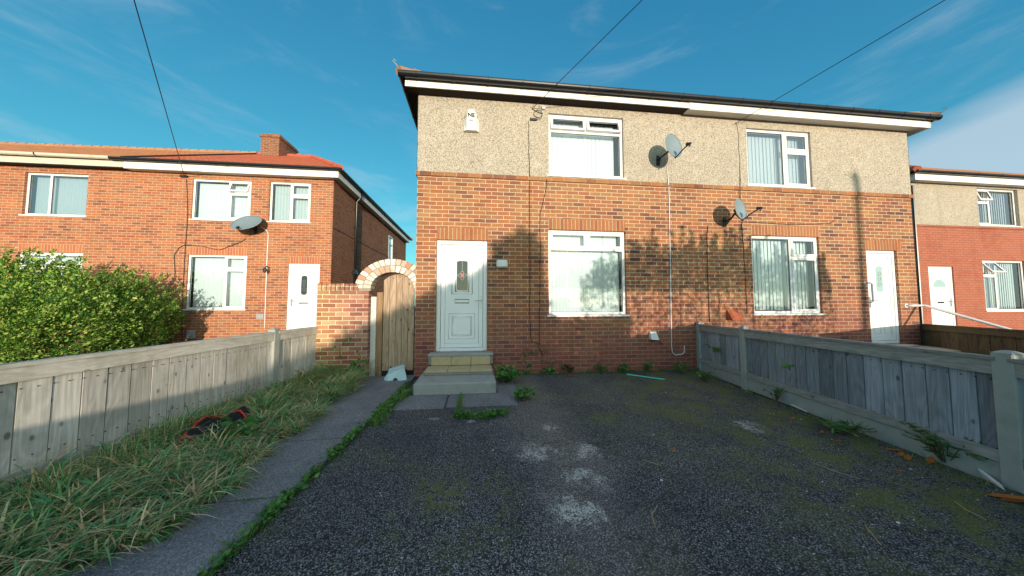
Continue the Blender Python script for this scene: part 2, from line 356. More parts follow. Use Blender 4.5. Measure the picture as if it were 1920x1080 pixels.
# ---------------------------------------------------------------- mesh builder
class MB:
    def __init__(s): s.v = []; s.f = []; s.uv = []
    def face(s, pts, uvs=None):
        n = len(s.v); s.v += [tuple(p) for p in pts]; s.f.append(tuple(range(n, n+len(pts))))
        s.uv.append(uvs or [(0, 0)]*len(pts)); return s
    def mesh(s, vs, fs):
        n = len(s.v); s.v += [tuple(p) for p in vs]
        for f_ in fs: s.f.append(tuple(n+i for i in f_)); s.uv.append([(0, 0)]*len(f_))
        return s
    def box(s, x0, x1, y0, y1, z0, z1, M=None, bev=0):
        x0, x1 = min(x0, x1), max(x0, x1); y0, y1 = min(y0, y1), max(y0, y1); z0, z1 = min(z0, z1), max(z0, z1)
        if bev:
            return s.bevbox(x0, x1, y0, y1, z0, z1, bev, M)
        vs = [Vector(p) for p in ((x0, y0, z0), (x1, y0, z0), (x1, y1, z0), (x0, y1, z0), (x0, y0, z1), (x1, y0, z1), (x1, y1, z1), (x0, y1, z1))]
        if M: vs = [M @ p for p in vs]
        return s.mesh(vs, [(3, 2, 1, 0), (4, 5, 6, 7), (0, 1, 5, 4), (1, 2, 6, 5), (2, 3, 7, 6), (3, 0, 4, 7)])
    def bevbox(s, x0, x1, y0, y1, z0, z1, b, M=None):
        vs = []; idx = {}
        for i, (X, dx) in enumerate(((x0, 1), (x1, -1))):
            for j, (Y, dy) in enumerate(((y0, 1), (y1, -1))):
                for k, (Z, dz) in enumerate(((z0, 1), (z1, -1))):
                    for a in range(3):
                        p = [X+dx*b, Y+dy*b, Z+dz*b]; p[a] = (X, Y, Z)[a]
                        idx[(i, j, k, a)] = len(vs); vs.append(Vector(p))
        fs = []
        q = lambda i, j, k, a: idx[(i, j, k, a)]
        for i in (0, 1):
            r = [q(i, 0, 0, 0), q(i, 1, 0, 0), q(i, 1, 1, 0), q(i, 0, 1, 0)]; fs.append(r if i else r[::-1])
            r = [q(0, i, 0, 1), q(0, i, 1, 1), q(1, i, 1, 1), q(1, i, 0, 1)]; fs.append(r if i else r[::-1])
            r = [q(0, 0, i, 2), q(1, 0, i, 2), q(1, 1, i, 2), q(0, 1, i, 2)]; fs.append(r if i else r[::-1])
        for i in (0, 1):
            for j in (0, 1):
                fs.append([q(i, j, 0, 0), q(i, j, 1, 0), q(i, j, 1, 1), q(i, j, 0, 1)])
                fs.append([q(i, 0, j, 0), q(i, 1, j, 0), q(i, 1, j, 2), q(i, 0, j, 2)])
                fs.append([q(0, i, j, 1), q(1, i, j, 1), q(1, i, j, 2), q(0, i, j, 2)])
                for k in (0, 1): fs.append([q(i, j, k, 0), q(i, j, k, 1), q(i, j, k, 2)])
        if M: vs = [M @ p for p in vs]
        s.mesh(vs, [tuple(x) for x in fs]); s.fix = True
        return s
    def tube(s, pts, r, n=8, caps=True, closed=False):
        pts = [Vector(p) for p in pts]; N = len(pts); rs = r if isinstance(r, (list, tuple)) else [r]*N
        rings = []; up = None
        for i, p in enumerate(pts):
            a = pts[i-1] if (i or closed) else pts[i]; b = pts[(i+1) % N] if (i < N-1 or closed) else pts[i]
            d = (b-a).normalized()
            if up is None or abs(up.dot(d)) > .95: up = Vector((0, 0, 1)) if abs(d.z) < .9 else Vector((1, 0, 0))
            x = d.cross(up).normalized(); y = x.cross(d).normalized(); up = y
            rings.append([p+x*rs[i]*math.cos(2*math.pi*k/n)+y*rs[i]*math.sin(2*math.pi*k/n) for k in range(n)])
        vs = [v for q in rings for v in q]; fs = []
        for i in range(N if closed else N-1):
            j = (i+1) % N
            for k in range(n): fs.append((i*n+k, i*n+(k+1) % n, j*n+(k+1) % n, j*n+k))
        if caps and not closed:
            fs.append(tuple(range(n))[::-1]); fs.append(tuple((N-1)*n+k for k in range(n)))
        return s.mesh(vs, fs)
    def prism(s, poly, y0, y1):   # poly in XZ, extruded along Y
        n = len(poly); vs = [(x, y0, z) for x, z in poly]+[(x, y1, z) for x, z in poly]
        fs = [tuple(range(n)), tuple(range(2*n-1, n-1, -1))]+[(i, i+n, (i+1) % n+n, (i+1) % n) for i in range(n)]
        s.fix = True
        return s.mesh(vs, fs)
    def build(s, name, mat, parent=None, smooth=False, label=None):
        off = Vector((0, 0, 0))
        if parent is not None:
            q = parent
            while q is not None: off = off+q.location; q = q.parent
        me = bpy.data.meshes.new(name)
        vs = [(a-off.x, b-off.y, c-off.z) for a, b, c in s.v]
        me.from_pydata(vs, [], s.f)
        if any(any(u != (0, 0) for u in k) for k in s.uv):
            l = me.uv_layers.new(name='UVMap'); fl = [c for k in s.uv for u in k for c in u]
            l.data.foreach_set('uv', fl)
        if getattr(s, 'fix', False):
            import bmesh
            bm = bmesh.new(); bm.from_mesh(me); bmesh.ops.recalc_face_normals(bm, faces=bm.faces); bm.to_mesh(me); bm.free()
        me.materials.append(MATS[mat])
        if smooth: me.polygons.foreach_set('use_smooth', [True]*len(me.polygons))
        me.update()
        o = bpy.data.objects.new(name, me); COL.objects.link(o)
        if parent is not None: o.parent = parent
        if label: o['label'] = label
        return o
def thing(name, loc, label, cat, group=None):
    o = bpy.data.objects.new(name, None); COL.objects.link(o); o.location = loc; o.empty_display_size = .2
    o['label'] = label; o['category'] = cat
    if group: o['group'] = group
    return o
def tag(o, label, cat, group=None, kind=None):
    o['label'] = label; o['category'] = cat
    if group: o['group'] = group
    if kind: o['kind'] = kind
    return o
def struct(o, label=None, cat=None):
    o['kind'] = 'structure'
    o['label'] = label or o.name; o['category'] = cat or o.name.split('.')[0].replace('_', ' ')
    return o

def wall_front(x0, x1, z0, z1, holes, y, depth=.11, back=True):
    """front skin with real openings and reveals"""
    m = MB()
    xs = sorted({x0, x1, *[h[0] for h in holes], *[h[1] for h in holes]}); zs = sorted({z0, z1, *[h[2] for h in holes], *[h[3] for h in holes]})
    xs = [x for x in xs if x0 <= x <= x1]; zs = [z for z in zs if z0 <= z <= z1]
    for a, b in zip(xs, xs[1:]):
        for c, d in zip(zs, zs[1:]):
            mx, mz = (a+b)/2, (c+d)/2
            if any(h[0] < mx < h[1] and h[2] < mz < h[3] for h in holes): continue
            m.face([(a, y, c), (b, y, c), (b, y, d), (a, y, d)])
    for h in holes:
        a, b, c, d = h; c = max(c, z0); d = min(d, z1)
        if c >= d: continue
        m.face([(a, y, c), (a, y, d), (a, y+depth, d), (a, y+depth, c)])
        m.face([(b, y, c), (b, y+depth, c), (b, y+depth, d), (b, y, d)])
        if h[3] <= z1: m.face([(a, y, d), (b, y, d), (b, y+depth, d), (a, y+depth, d)])
        if h[2] >= z0: m.face([(a, y, c), (a, y+depth, c), (b, y+depth, c), (b, y, c)])
    return m

def frame_ring(m, x0, x1, z0, z1, w, y0, y1, b=.006):
    m.box(x0, x0+w, y0, y1, z0, z1, bev=b); m.box(x1-w, x1, y0, y1, z0, z1, bev=b)
    m.box(x0+w, x1-w, y0+.0015, y1, z0, z0+w, bev=b); m.box(x0+w, x1-w, y0+.0015, y1, z1-w, z1, bev=b)

def vblind(x0, x1, z0, z1, y, open_=.2, slat=.089, gap=0):
    m = MB(); n = max(2, int((x1-x0)/slat*1.05)); w = (x1-x0)/n
    for i in range(n):
        a = open_+random.uniform(-.08, .08); cx = x0+(i+.5)*w; hx = w*.62*math.cos(a); hy = w*.56*math.sin(a)
        bz = z0+random.uniform(0, .01)
        for t0, t1 in ((-1, 0), (0, 1)):
            bow = .012
            def q(t): return (cx+hx*t, y+hy*t-bow*(1-t*t))
            (ax, ay), (bx, by) = q(t0), q(t1)
            m.face([(ax, ay, bz), (bx, by, bz), (bx, by, z1), (ax, ay, z1)])
    return m

def window(parent, x0, x1, z0, z1, Y, layout, blind='v', bmat='blind_white', gmat='glass', sill=True, setback=.055, label=None, bopen=.2, bx=(0, 1), sillmat='upvc', btop=0):
    """layout: list of (fx0,fx1,fz0,fz1,opening) sub-lights in 0..1 of the inner area; opening = degrees of tilt for a top light"""
    y = Y+setback; m = MB(); w = .055
    frame_ring(m, x0, x1, z0, z1, w, y, y+.06)
    ix0, ix1, iz0, iz1 = x0+w, x1-w, z0+w, z1-w
    W, Hh = ix1-ix0, iz1-iz0
    done = set()
    mull = .03
    for (a, b, c, d, op) in layout:       # mullions at right/top borders that are inner
        if b < .999 and ('x', b, c, d) not in done:
            xx = ix0+b*W; m.box(xx-mull, xx+mull, y+.003, y+.058, iz0+c*Hh, iz0+d*Hh, bev=.005); done.add(('x', b, c, d))
        if d < .999 and ('z', d, a, b) not in done:
            zz = iz0+d*Hh; m.box(ix0+a*W, ix0+b*W, y+.0045, y+.0575, zz-mull, zz+mull, bev=.005); done.add(('z', d, a, b))
    win = m.build('window', 'upvc', parent, label=label)
    for (a, b, c, d, op) in layout:
        ax, bx_ = ix0+a*W+(mull if a > 0 else 0), ix0+b*W-(mull if b < .999 else 0)
        cz, dz = iz0+c*Hh+(mull if c > 0 else 0), iz0+d*Hh-(mull if d < .999 else 0)
        if op is not None:       # opening casement: sash ring proud of the frame
            s = MB(); frame_ring(s, ax-.012, bx_+.012, cz-.012, dz+.012, .048, -.012, .04)
            g = MB(); g.face([(ax+.03, .012, cz+.03), (bx_-.03, .012, cz+.03), (bx_-.03, .012, dz-.03), (ax+.03, .012, dz-.03)])
            sl = MB(); frame_ring(sl, ax+.033, bx_-.033, cz+.033, dz-.033, .006, .002, .010, b=.001)
            piv = dz+.012; an = math.radians(op)
            def R(p): z = p[2]-piv; yy = p[1]; return (p[0], y+yy*math.cos(an)+z*math.sin(an), piv+z*math.cos(an)-yy*math.sin(an))
            for q in (s, g, sl): q.v = [R(p) for p in q.v]
            s.build('sash', 'upvc', win); g.build('pane', gmat, win); sl.build('seal', 'seal', win)
        else:
            g = MB(); g.face([(ax, y+.025, cz), (bx_, y+.025, cz), (bx_, y+.025, dz), (ax, y+.025, dz)]); g.build('pane', gmat, win)
            sl = MB(); frame_ring(sl, ax, bx_, cz, dz, .006, y+.012, y+.024, b=.001); sl.build('seal', 'seal', win)
    if blind == 'v':
        vblind(ix0+W*bx[0], ix0+W*bx[1], iz0+.01, iz1-.01-btop, y+.16, bopen).build('blind', bmat, win)
    elif blind == 'net':
        m2 = MB(); n = 60
        for i in range(n):
            xa, xb = ix0+W*i/n, ix0+W*(i+1)/n
            ya, yb = [y+.13+.006*math.sin(k*40) for k in (i/n*6, (i+1)/n*6)]
            m2.face([(xa, ya, iz0), (xb, yb, iz0), (xb, yb, iz1), (xa, ya, iz1)])
        m2.build('blind', bmat, win)
    # dark room box behind
    bk = MB(); Y1 = y+.7
    bk.face([(x0, Y1, z0), (x1, Y1, z0), (x1, Y1, z1), (x0, Y1, z1)]); bk.face([(x0, y+.05, z0), (x0, Y1, z0), (x0, Y1, z1), (x0, y+.05, z1)])
    bk.face([(x1, y+.05, z0), (x1, Y1, z0), (x1, Y1, z1), (x1, y+.05, z1)]); bk.face([(x0, y+.05, z0), (x1, y+.05, z0), (x1, Y1, z0), (x0, Y1, z0)])
    bk.face([(x0, y+.05, z1), (x1, y+.05, z1), (x1, Y1, z1), (x0, Y1, z1)])
    bk.build('room', 'dark_interior', win)
    if sill:
        s = MB(); s.box(x0-.04, x1+.04, Y-.035, y-.001, z0-.035, z0-.002, bev=.006); s.build('sill', sillmat, win)
    return win

def gutter(x0, x1, y, z, mat, parent, r=.058, brackets=.75, along='x', bracket_mat='gutter_black'):
    m = MB(); k = 8; T = .004
    prof = [(-r*math.cos(math.pi*i/k), -r*math.sin(math.pi*i/k)) for i in range(k+1)]
    prof = [(-r, .02)]+prof+[(r, .02)]
    inner = [(a*.93, b*.93 if b < 0 else b) for a, b in prof][::-1]
    pr = prof+inner; n = len(pr)
    def pt(u, p): return (u, y+p[0], z+p[1]) if along == 'x' else (y+p[0], u, z+p[1])
    vs = [pt(x0, p) for p in pr]+[pt(x1, p) for p in pr]
    m.mesh(vs, [(i, (i+1) % n, (i+1) % n+n, i+n) for i in range(n)])
    for xx in (x0, x1):
        m.face([pt(xx, p) for p in prof])
    g = m.build('gutter', mat, parent)
    L = abs(x1-x0); nb = int(L/brackets)
    for i in range(nb):
        b = MB()
        u = min(x0, x1)+(i+.5)*L/nb
        pr2 = [(a*1.09, c*1.09 if c < 0 else c+.004) for a, c in prof]; m2 = len(pr2)
        for uu in (u-.014, u+.014): b.face([pt(uu, p) for p in pr2])
        vs = [pt(u-.014, p) for p in pr2]+[pt(u+.014, p) for p in pr2]
        b.mesh(vs, [(i2, i2+1, i2+1+m2, i2+m2) for i2 in range(m2-1)])
        b.build('gutter_bracket', bracket_mat, g)
    return g

def roof_face(m, pts):
    """pts: eave a, eave b, then top(s); uv from eave direction and slope"""
    a, b = Vector(pts[0]), Vector(pts[1]); e = (b-a).normalized(); nrm = (b-a).cross(Vector(pts[2])-a).normalized(); s = nrm.cross(e)
    uv = [((Vector(p)).dot(e), (Vector(p)-a).dot(s)) for p in pts]
    m.face(pts, uv)

# ================================================================ MAIN PAIR OF HOUSES
XL, XR, ZS, ZT = -1.10, 9.58, 3.72, 5.17; DEP = 7.6
DOOR1 = (-.737, .187, .43, 2.465); DOOR2 = (8.335, 9.115, .44, 2.46)
GW1 = (1.345, 2.885, 1.085, 2.71); GW2 = (5.61, 7.19, 1.095, 2.71)
UW1 = (1.36, 2.875, 3.775, 5.0); UW2 = (5.59, 7.11, 3.77, 4.99)
house = thing('semi_detached_house', (4.2, 0, 0), 'central pair of brick houses with pebbledash upper storey, white windows and black gutter', 'house')
w = wall_front(XL, XR, 0, ZS-.075, [DOOR1, DOOR2, GW1, GW2], 0, .13)
w.face([(XL, 0, 0), (XL, DEP, 0), (XL, DEP, ZS-.075), (XL, 0, ZS-.075)][::-1]); w.face([(XR, 0, 0), (XR, DEP, 0), (XR, DEP, ZS-.075), (XR, 0, ZS-.075)])
w.face([(XL, DEP, 0), (XR, DEP, 0), (XR, DEP, ZS-.075), (XL, DEP, ZS-.075)])
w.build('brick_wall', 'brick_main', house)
w = wall_front(XL-.004, XR+.004, ZS, ZT, [UW1, UW2], -.012, .14)
w.face([(XL-.012, -.012, ZS), (XL-.012, DEP, ZS), (XL-.012, DEP, ZT), (XL-.012, -.012, ZT)]); w.face([(XR+.012, -.012, ZS), (XR+.012, DEP, ZS), (XR+.012, DEP, ZT), (XR+.012, -.012, ZT)])
w.face([(XL, DEP, ZS), (XR, DEP, ZS), (XR, DEP, ZT), (XL, DEP, ZT)])
w.build('pebbledash_wall', 'pebbledash', house)
w = MB(); w.box(XL-.025, XR+.025, -.026, .1, ZS-.075, ZS); w.box(XL-.025, XL+.1, .1, DEP, ZS-.075, ZS); w.box(XR-.1, XR+.025, .1, DEP, ZS-.075, ZS)
w.build('string_course', 'brick_string', house)
for a, b, z in ((DOOR1[0], DOOR1[1], 2.468), (GW1[0], GW1[1]-.01, 2.713), (GW2[0], GW2[1]+.02, 2.713), (DOOR2[0]-.03, 9.25, 2.463)):
    m = MB(); m.box(a, b, -.0035, .05, z, z+.215); m.build('lintel', 'brick_soldier', house)
# windows
window(house, *UW1, 0, [(0, .5, .76, 1, 9), (.5, 1, .76, 1, 12), (0, 1, 0, .76, None)], label='upstairs window with two opening top lights', setback=.03, bopen=.12, bx=(0, .95), btop=.02)
window(house, *UW2, 0, [(0, .61, 0, 1, None), (.61, 1, .66, 1, 0), (.61, 1, 0, .66, 0)], gmat='glass_blue', label='upstairs window with one large pane and two small lights', setback=.03, bmat='blind_white', bopen=.2)
window(house, *GW1, 0, [(0, .5, .80, 1, 0), (.5, 1, .80, 1, 0), (0, 1, 0, .80, None)], blind='net', label='ground floor window with white net behind', setback=.05)
window(house, *GW2, 0, [(0, .60, 0, 1, None), (.60, 1, .75, 1, 0), (.60, 1, 0, .75, 0)], label='ground floor window with vertical blinds', bmat='blind_white', bx=(0, 1), setback=.04, bopen=.25)

def arch_pts(cx, w_, z0, z1, rise, n=14):
    pts = [(cx-w_/2, z0), (cx+w_/2, z0)]
    for i in range(n+1):
        a = math.pi*i/n; pts.append((cx+w_/2*math.cos(a), z1-rise+rise*math.sin(a)))
    return pts
def outline(m, pts, y, r=.008):
    if isinstance(m, list): m.append(MB()); m = m[-1]
    m.tube([(a, y, b) for a, b in pts], r, 6, closed=True)
def door(parent, x0, x1, z0, z1, Y, style, setback=.05, fw=.075, inner=(0, 0), handle='r', label=None):
    y = Y+setback
    fr = MB(); fr.box(x0, x0+fw, y, y+.07, z0, z1, bev=.008); fr.box(x1-fw, x1, y, y+.07, z0, z1, bev=.008)
    fr.box(x0+fw, x1-fw, y+.0015, y+.07, z1-fw, z1, bev=.008); fr.box(x0+fw, x1-fw, y-.02, y+.07, z0, z0+.06, bev=.008)
    a, b, c, d = x0+fw+.006, x1-fw-.006, z0+.066, z1-fw-.006
    st = .075; leaf = MB()
    frame_ring(leaf, a, b, c, d, st, y+.012, y+.06, .006)
    leaf.box(a+st+.004, b-st-.004, y+.022, y+.055, c+st+.004, d-st-.004)
    lf = leaf.build('door', 'upvc_door', parent, label=label)
    fr.build('door_frame', 'upvc_door', lf)
    sh = MB(); sh.box(a-.004, b+.004, y+.05, y+.064, c-.005, d+.005); sh.build('seal', 'seal', lf)
    cx = (a+b)/2; Wd = b-a; Hd = d-c; yy = y+.022; pm = []
    if style == 'rose':
        g0, g1 = c+Hd*.555, d-Hd*.155; gw = .20
        def rr(wd, za, zb, rise): return arch_pts(cx, wd, za, zb, rise)
        outline(pm, rr(gw+.045, g0-.025, g1+.03, .03), yy, .011); outline(pm, rr(gw+.17, g0-.07, g1+.10, .05), yy, .009)
        pm.append(MB()); pm[-1].box(cx-.21, cx+.21, yy-.006, yy+.01, g0-.115, g0-.10)
        for k, e in ((.0, 0), (.055, 0), (.075, 0)):
            outline(pm, [(cx-.235+k, c+.16+k), (cx+.235-k, c+.16+k), (cx+.235-k, c+.62-k), (cx-.235+k, c+.62-k)], yy, .008)
        gl = MB(); gl.prism(rr(gw, g0, g1, .02), yy-.004, yy+.006); gl.build('glass', 'glass_dark', lf)
        ld = MB(); mz = (g0+g1)/2
        ld.tube([(cx, yy-.007, g0), (cx, yy-.007, mz-.07)], .0045, 6); ld.tube([(cx, yy-.007, mz+.07), (cx, yy-.007, g1)], .0045, 6)
        for sx in (-1, 1): ld.tube([(cx+sx*gw/2, yy-.007, mz), (cx+sx*.065, yy-.007, mz)], .0045, 6)
        for (ox, oz) in ((.045, 0), (-.045, 0), (0, .05), (0, -.05)):
            ld.tube([(cx+ox+.026*math.cos(t*.6283), yy-.008, mz+oz+.030*math.sin(t*.6283)) for t in range(10)], .004, 5, closed=True)
        ld.build('leading', 'lead', lf)
        rs = MB(); rs.tube([(cx, yy-.012, mz), (cx, yy-.006, mz)], .028, 14); rs.build('rose', 'rose_red', lf)
        lz = c+Hd*.43
        lb = MB(); outline(lb, [(cx-.13, lz), (cx+.13, lz), (cx+.13, lz+.068), (cx-.13, lz+.068)], yy-.002, .006); lb.build('letterbox', 'letter_black', lf)
        lp = MB(); lp.box(cx-.118, cx+.118, yy-.008, yy-.001, lz+.012, lz+.056, bev=.003); lp.build('letterbox_flap', 'upvc_door', lf)
    elif style == 'oval':
        g0, g1 = c+Hd*.55, d-Hd*.14; gw = .17; n = 24
        el = []
        for i in range(n):
            t = 2*math.pi*i/n; el.append((cx+gw/2*math.cos(t), (g0+g1)/2+((g1-g0)/2-gw/2)*(1 if math.sin(t) > 0 else -1)*(0 if abs(math.sin(t)) < .01 else 1)+gw/2*math.sin(t)))
        outline(pm, [(cx+(p-cx)*1.25, q) for p, q in el], yy, .009)
        gl = MB(); gl.prism(el, yy-.004, yy+.006); gl.build('glass', 'glass_dark' if label and 'dark' in label else 'glass_frost', lf)
        ld = MB()
        for zz in (.3, .5, .7):
            z_ = g0+(g1-g0)*zz
            ld.tube([(cx+.035*math.cos(t*.7854), yy-.008, z_+.045*math.sin(t*.7854)) for t in range(8)], .003, 5, closed=True)
        ld.build('leading', 'lead', lf)
        for sx in (-1, 1):
            k0 = cx+sx*.05; k1 = cx+sx*(Wd/2-.115); outline(pm, [(k0, c+.15), (k1, c+.15), (k1, c+.66), (k0, c+.66)], yy, .008)
        lz = c+Hd*.41
        lb = MB(); lb.box(cx-.13, cx+.13, yy-.008, yy+.002, lz, lz+.055, bev=.003); lb.build('letterbox', 'chrome' if label and 'dark' in label else 'box_white', lf)
    elif style == 'fan':
        g0 = d-Hd*.30; gw = Wd*.62; pts = [(cx-gw/2, g0), (cx+gw/2, g0)]+[(cx+gw/2*math.cos(math.pi*i/14), g0+.24*math.sin(math.pi*i/14)) for i in range(15)][1:-1]
        gl = MB(); gl.prism(pts, yy-.004, yy+.006); gl.build('glass', 'glass_frost', lf)
        for sx in (-1, 1):
            k0 = cx+sx*.05; k1 = cx+sx*(Wd/2-.115); outline(pm, [(k0, c+.15), (k1, c+.15), (k1, c+.66), (k0, c+.66)], yy, .008); outline(pm, [(k0, c+.98), (k1, c+.98), (k1, g0-.08), (k0, g0-.08)], yy, .008)
        lb = MB(); lb.box(cx-.12, cx+.12, yy-.008, yy+.002, c+.8, c+.85, bev=.003); lb.build('letterbox', 'letter_black', lf)
    for q_ in pm: q_.build('moulding', 'upvc_door', lf, smooth=len(q_.f) > 8)
    hx = b-.035 if handle == 'r' else a+.035; sg = -1 if handle == 'r' else 1
    h = MB(); zc = c+Hd*.46; h.box(hx-.014, hx+.014, y+.0, y+.012, zc-.16, zc+.07, bev=.004)
    h.tube([(hx, y+.0, zc), (hx, y-.045, zc), (hx+sg*.02, y-.052, zc), (hx+sg*.12, y-.05, zc-.004)], .009, 8); h.build('handle', 'box_white' if style == 'rose' else 'chrome', lf, smooth=False)
    return lf
door(house, *DOOR1, 0, 'rose', label='white front door with leaded glass and a red rose')
door(house, *DOOR2, 0, 'oval', setback=.045, fw=.06, handle='l', label='white front door with a long oval pane')
# eaves
oF, oL, oR = .22, .20, .28; ZF0, ZF1 = 5.155, 5.32
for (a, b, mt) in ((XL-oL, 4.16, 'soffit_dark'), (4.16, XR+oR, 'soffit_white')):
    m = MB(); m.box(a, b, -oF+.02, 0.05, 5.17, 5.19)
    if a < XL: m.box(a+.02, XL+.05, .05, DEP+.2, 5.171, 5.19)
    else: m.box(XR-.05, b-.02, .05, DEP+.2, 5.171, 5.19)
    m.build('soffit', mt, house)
m = MB(); m.box(XL-oL, 4.158, -oF, -oF+.02, ZF0+.02, ZF1); m.box(4.162, XR+oR, -oF-.01, -oF+.02, ZF0-.01, ZF1)
m.box(XR+oR-.02, XR+oR+.002, -oF+.02, DEP+.2, ZF0-.008, ZF1); m.build('fascia', 'fascia_white', house)
m = MB(); m.box(XL-oL-.002, XL-oL+.02, -oF+.02, DEP+.2, ZF0+.02, ZF1); m.build('fascia', 'gutter_black', house, label='dark side fascia')
gutter(XL-oL-.10, XR+oR+.10, -oF-.075, 5.345, 'gutter_black', house, r=.062, brackets=.62)
gutter(-oF-.05, DEP+.2, XL-oL-.06, 5.345, 'gutter_black', house, r=.055, along='y')
gutter(-oF-.05, DEP+.2, XR+oR+.06, 5.345, 'gutter_black', house, r=.055, along='y')
a0, a1, b0, b1 = XL-oL-.09, XR+oR+.09, -oF-.09, DEP+oF+.09; zr = 5.36; ym = (b0+b1)/2; zt = zr+(ym-b0)*math.tan(math.radians(31)); ins = (ym-b0)*.95
m = MB(); roof_face(m, [(a0, b0, zr), (a1, b0, zr), (a1-ins, ym, zt), (a0+ins, ym, zt)]); roof_face(m, [(a1, b1, zr), (a0, b1, zr), (a0+ins, ym, zt), (a1-ins, ym, zt)])
roof_face(m, [(a0, b1, zr), (a0, b0, zr), (a0+ins, ym, zt)]); roof_face(m, [(a1, b0, zr), (a1, b1, zr), (a1-ins, ym, zt)])
m.face([(a0, b0, zr-.02), (a0, b1, zr-.02), (a1, b1, zr-.02), (a1, b0, zr-.02)])
rf = m.build('roof', 'tiles_old', house)
m = MB()
for A, B in (((a0, b0, zr), (a0+ins, ym, zt)), ((a1, b0, zr), (a1-ins, ym, zt)), ((a0, b1, zr), (a0+ins, ym, zt)), ((a1, b1, zr), (a1-ins, ym, zt)), ((a0+ins, ym, zt), (a1-ins, ym, zt))):
    A, B = Vector(A), Vector(B); n = int((B-A).length/.3)
    for i in range(n):
        p, q = A.lerp(B, i/n), A.lerp(B, (i+1.02)/n); m.tube([p+Vector((0, 0, .012)), q+Vector((0, 0, .0))], [.085, .075], 8)
m.build('ridge_tiles', 'ridge_old', rf)
m = MB(); 
for sx, X0 in ((-1, a0), (1, a1)):   # curled hip irons at the two front corners
    m.tube([(X0, b0, zr+.05), (X0+sx*.04, b0-.04, zr+.10), (X0+sx*.085, b0-.07, zr+.13), (X0+sx*.07, b0-.06, zr+.17), (X0+sx*.04, b0-.04, zr+.155)], .008, 6)
m.build('hip_iron', 'lead', rf)
# drips under gutter fixed

# front steps, left door
steps = thing('front_steps', (-.3, -.6, 0), 'three concrete and buff tile steps up to the left front door', 'steps')
vp = lambda px, py, z: G(px, py, z)
def stepbox(xl, xr, yf, yb, z0, z1, mat, name, bev=.012, skew=.02):
    m = MB(); M = Matrix.Rotation(0, 4, 'Z'); m.box(xl, xr, yf, yb, z0, z1, bev=bev); return m.build(name, mat, steps)
stepbox(-.885, .285, -1.17, -.005, -.02, .165, 'concrete_step', 'bottom_step', .018)
stepbox(-.80, .25, -.66, -.004, .167, .205, 'concrete_step', 'tread_bed', .006)
m = MB()
for i in range(3): m.box(-.81+i*.355, -.81+(i+1)*.355-.006, -.69, -.30, .207, .243, bev=.005)
m.build('tread_tile', 'tile_buff', steps)
m = MB(); m.box(-.74, .24, -.29, -.003, .207, .235); m.build('riser_core', 'concrete_step', steps)
m = MB()
for i in range(3): m.box(-.765+i*.335, -.765+(i+1)*.335-.006, -.298, -.15, .246, .385, bev=.005)
m.build('riser_tile', 'tile_buff', steps)
m = MB(); m.box(-.83, .285, -.15, -.002, .24, .385); m.box(-.83, .29, -.22, .12, .387, .428, bev=.006); m.build('door_slab', 'concrete_step', steps)

rsteps = thing('doorstep', (8.9, -.5, 0), 'cream concrete doorstep below the right hand front door', 'steps')
m = MB(); m.box(8.0, 9.55, -.75, -.002, -.01, .40, bev=.02); m.build('slab', 'concrete_cream', rsteps)
m = MB(); m.box(8.2, 9.2, -.2, .1, .402, .435, bev=.01); m.build('threshold', 'concrete_cream', rsteps)

# ---- things fixed to the main facade
def strip(name, pts, r, mat, label, cat, n=6):
    m = MB(); m.tube(pts, r, n); return tag(m.build(name, mat, smooth=True), label, cat)
def wiggle(p, amp=.006):
    out = []
    for a, b in zip(p, p[1:]):
        L = (Vector(b)-Vector(a)).length; k = max(1, int(L/.12))
        for i in range(k): out.append(Vector(a).lerp(Vector(b), i/k)+Vector((random.uniform(-amp, amp), 0, random.uniform(-amp, amp))))
    out.append(Vector(p[-1])); return out
PF = lambda px, py, d=.012: P(px, py, -d)
strip('cable', wiggle([PF(991, 228), PF(993, 330, .034), PF(993, 332), PF(994, 520), PF(993, 590), PF(995, 632), PF(999, 641), PF(1012, 645)]), .0055, 'cable_black', 'thin black cable down the wall left of the upstairs window ending in a loop', 'cable')
strip('cable', wiggle([PF(1025, 336, .04), PF(1026, 345), PF(1013, 400), PF(1012, 540), PF(1011, 650), PF(1018, 668)]), .0055, 'cable_black', 'black cable between the left front door and the net curtained window reaching the ground', 'cable')
coil = [PF(997, 203, .02), PF(1003, 208, .02)]+[PF(1009+8*math.cos(t*.5), 213+7*math.sin(t*.5), .025+.001*t) for t in range(14)]+[PF(1015, 222, .02), PF(1003, 224, .02)]
strip('cable', coil, .005, 'cable_black', 'coiled telephone drop wire under the eaves', 'cable')
m = MB(); c0 = PF(1001, 223.5, .03); m.box(c0.x-.075, c0.x+.06, -.04, -.014, c0.z-.025, c0.z+.022, bev=.006)
tag(m.build('junction_box', 'dark_plastic'), 'small black cable joint box near the upper left window', 'junction box')
m = MB(); c0 = PF(1019, 202, .03); m.box(c0.x-.035, c0.x+.035, -.06, -.014, c0.z-.035, c0.z+.03, bev=.008)
tag(m.build('junction_box', 'box_white'), 'tiny white junction box under the dark soffit', 'junction box')
strip('cable', wiggle([PF(1251, 311, .015), PF(1253, 342, .03), PF(1254, 350, .012), PF(1257, 500), PF(1259, 650), PF(1261, 661), PF(1266, 666), PF(1280, 664), PF(1283, 660), PF(1283, 648)], .002), .0085, 'cable_white', 'white cable running down from the upper satellite dish to a hook near the ground', 'cable')
strip('cable', wiggle([PF(1380, 232), PF(1383, 241), PF(1387, 300), PF(1388, 352, .03), PF(1388, 380)]), .0055, 'cable_black', 'black cable down the pebbledash to the lower satellite dish', 'cable')
strip('cable', wiggle([PF(1391, 416), PF(1394, 460), PF(1398, 520), PF(1401, 588)]), .0055, 'cable_black', 'black cable from the lower dish down beside the right window', 'cable')
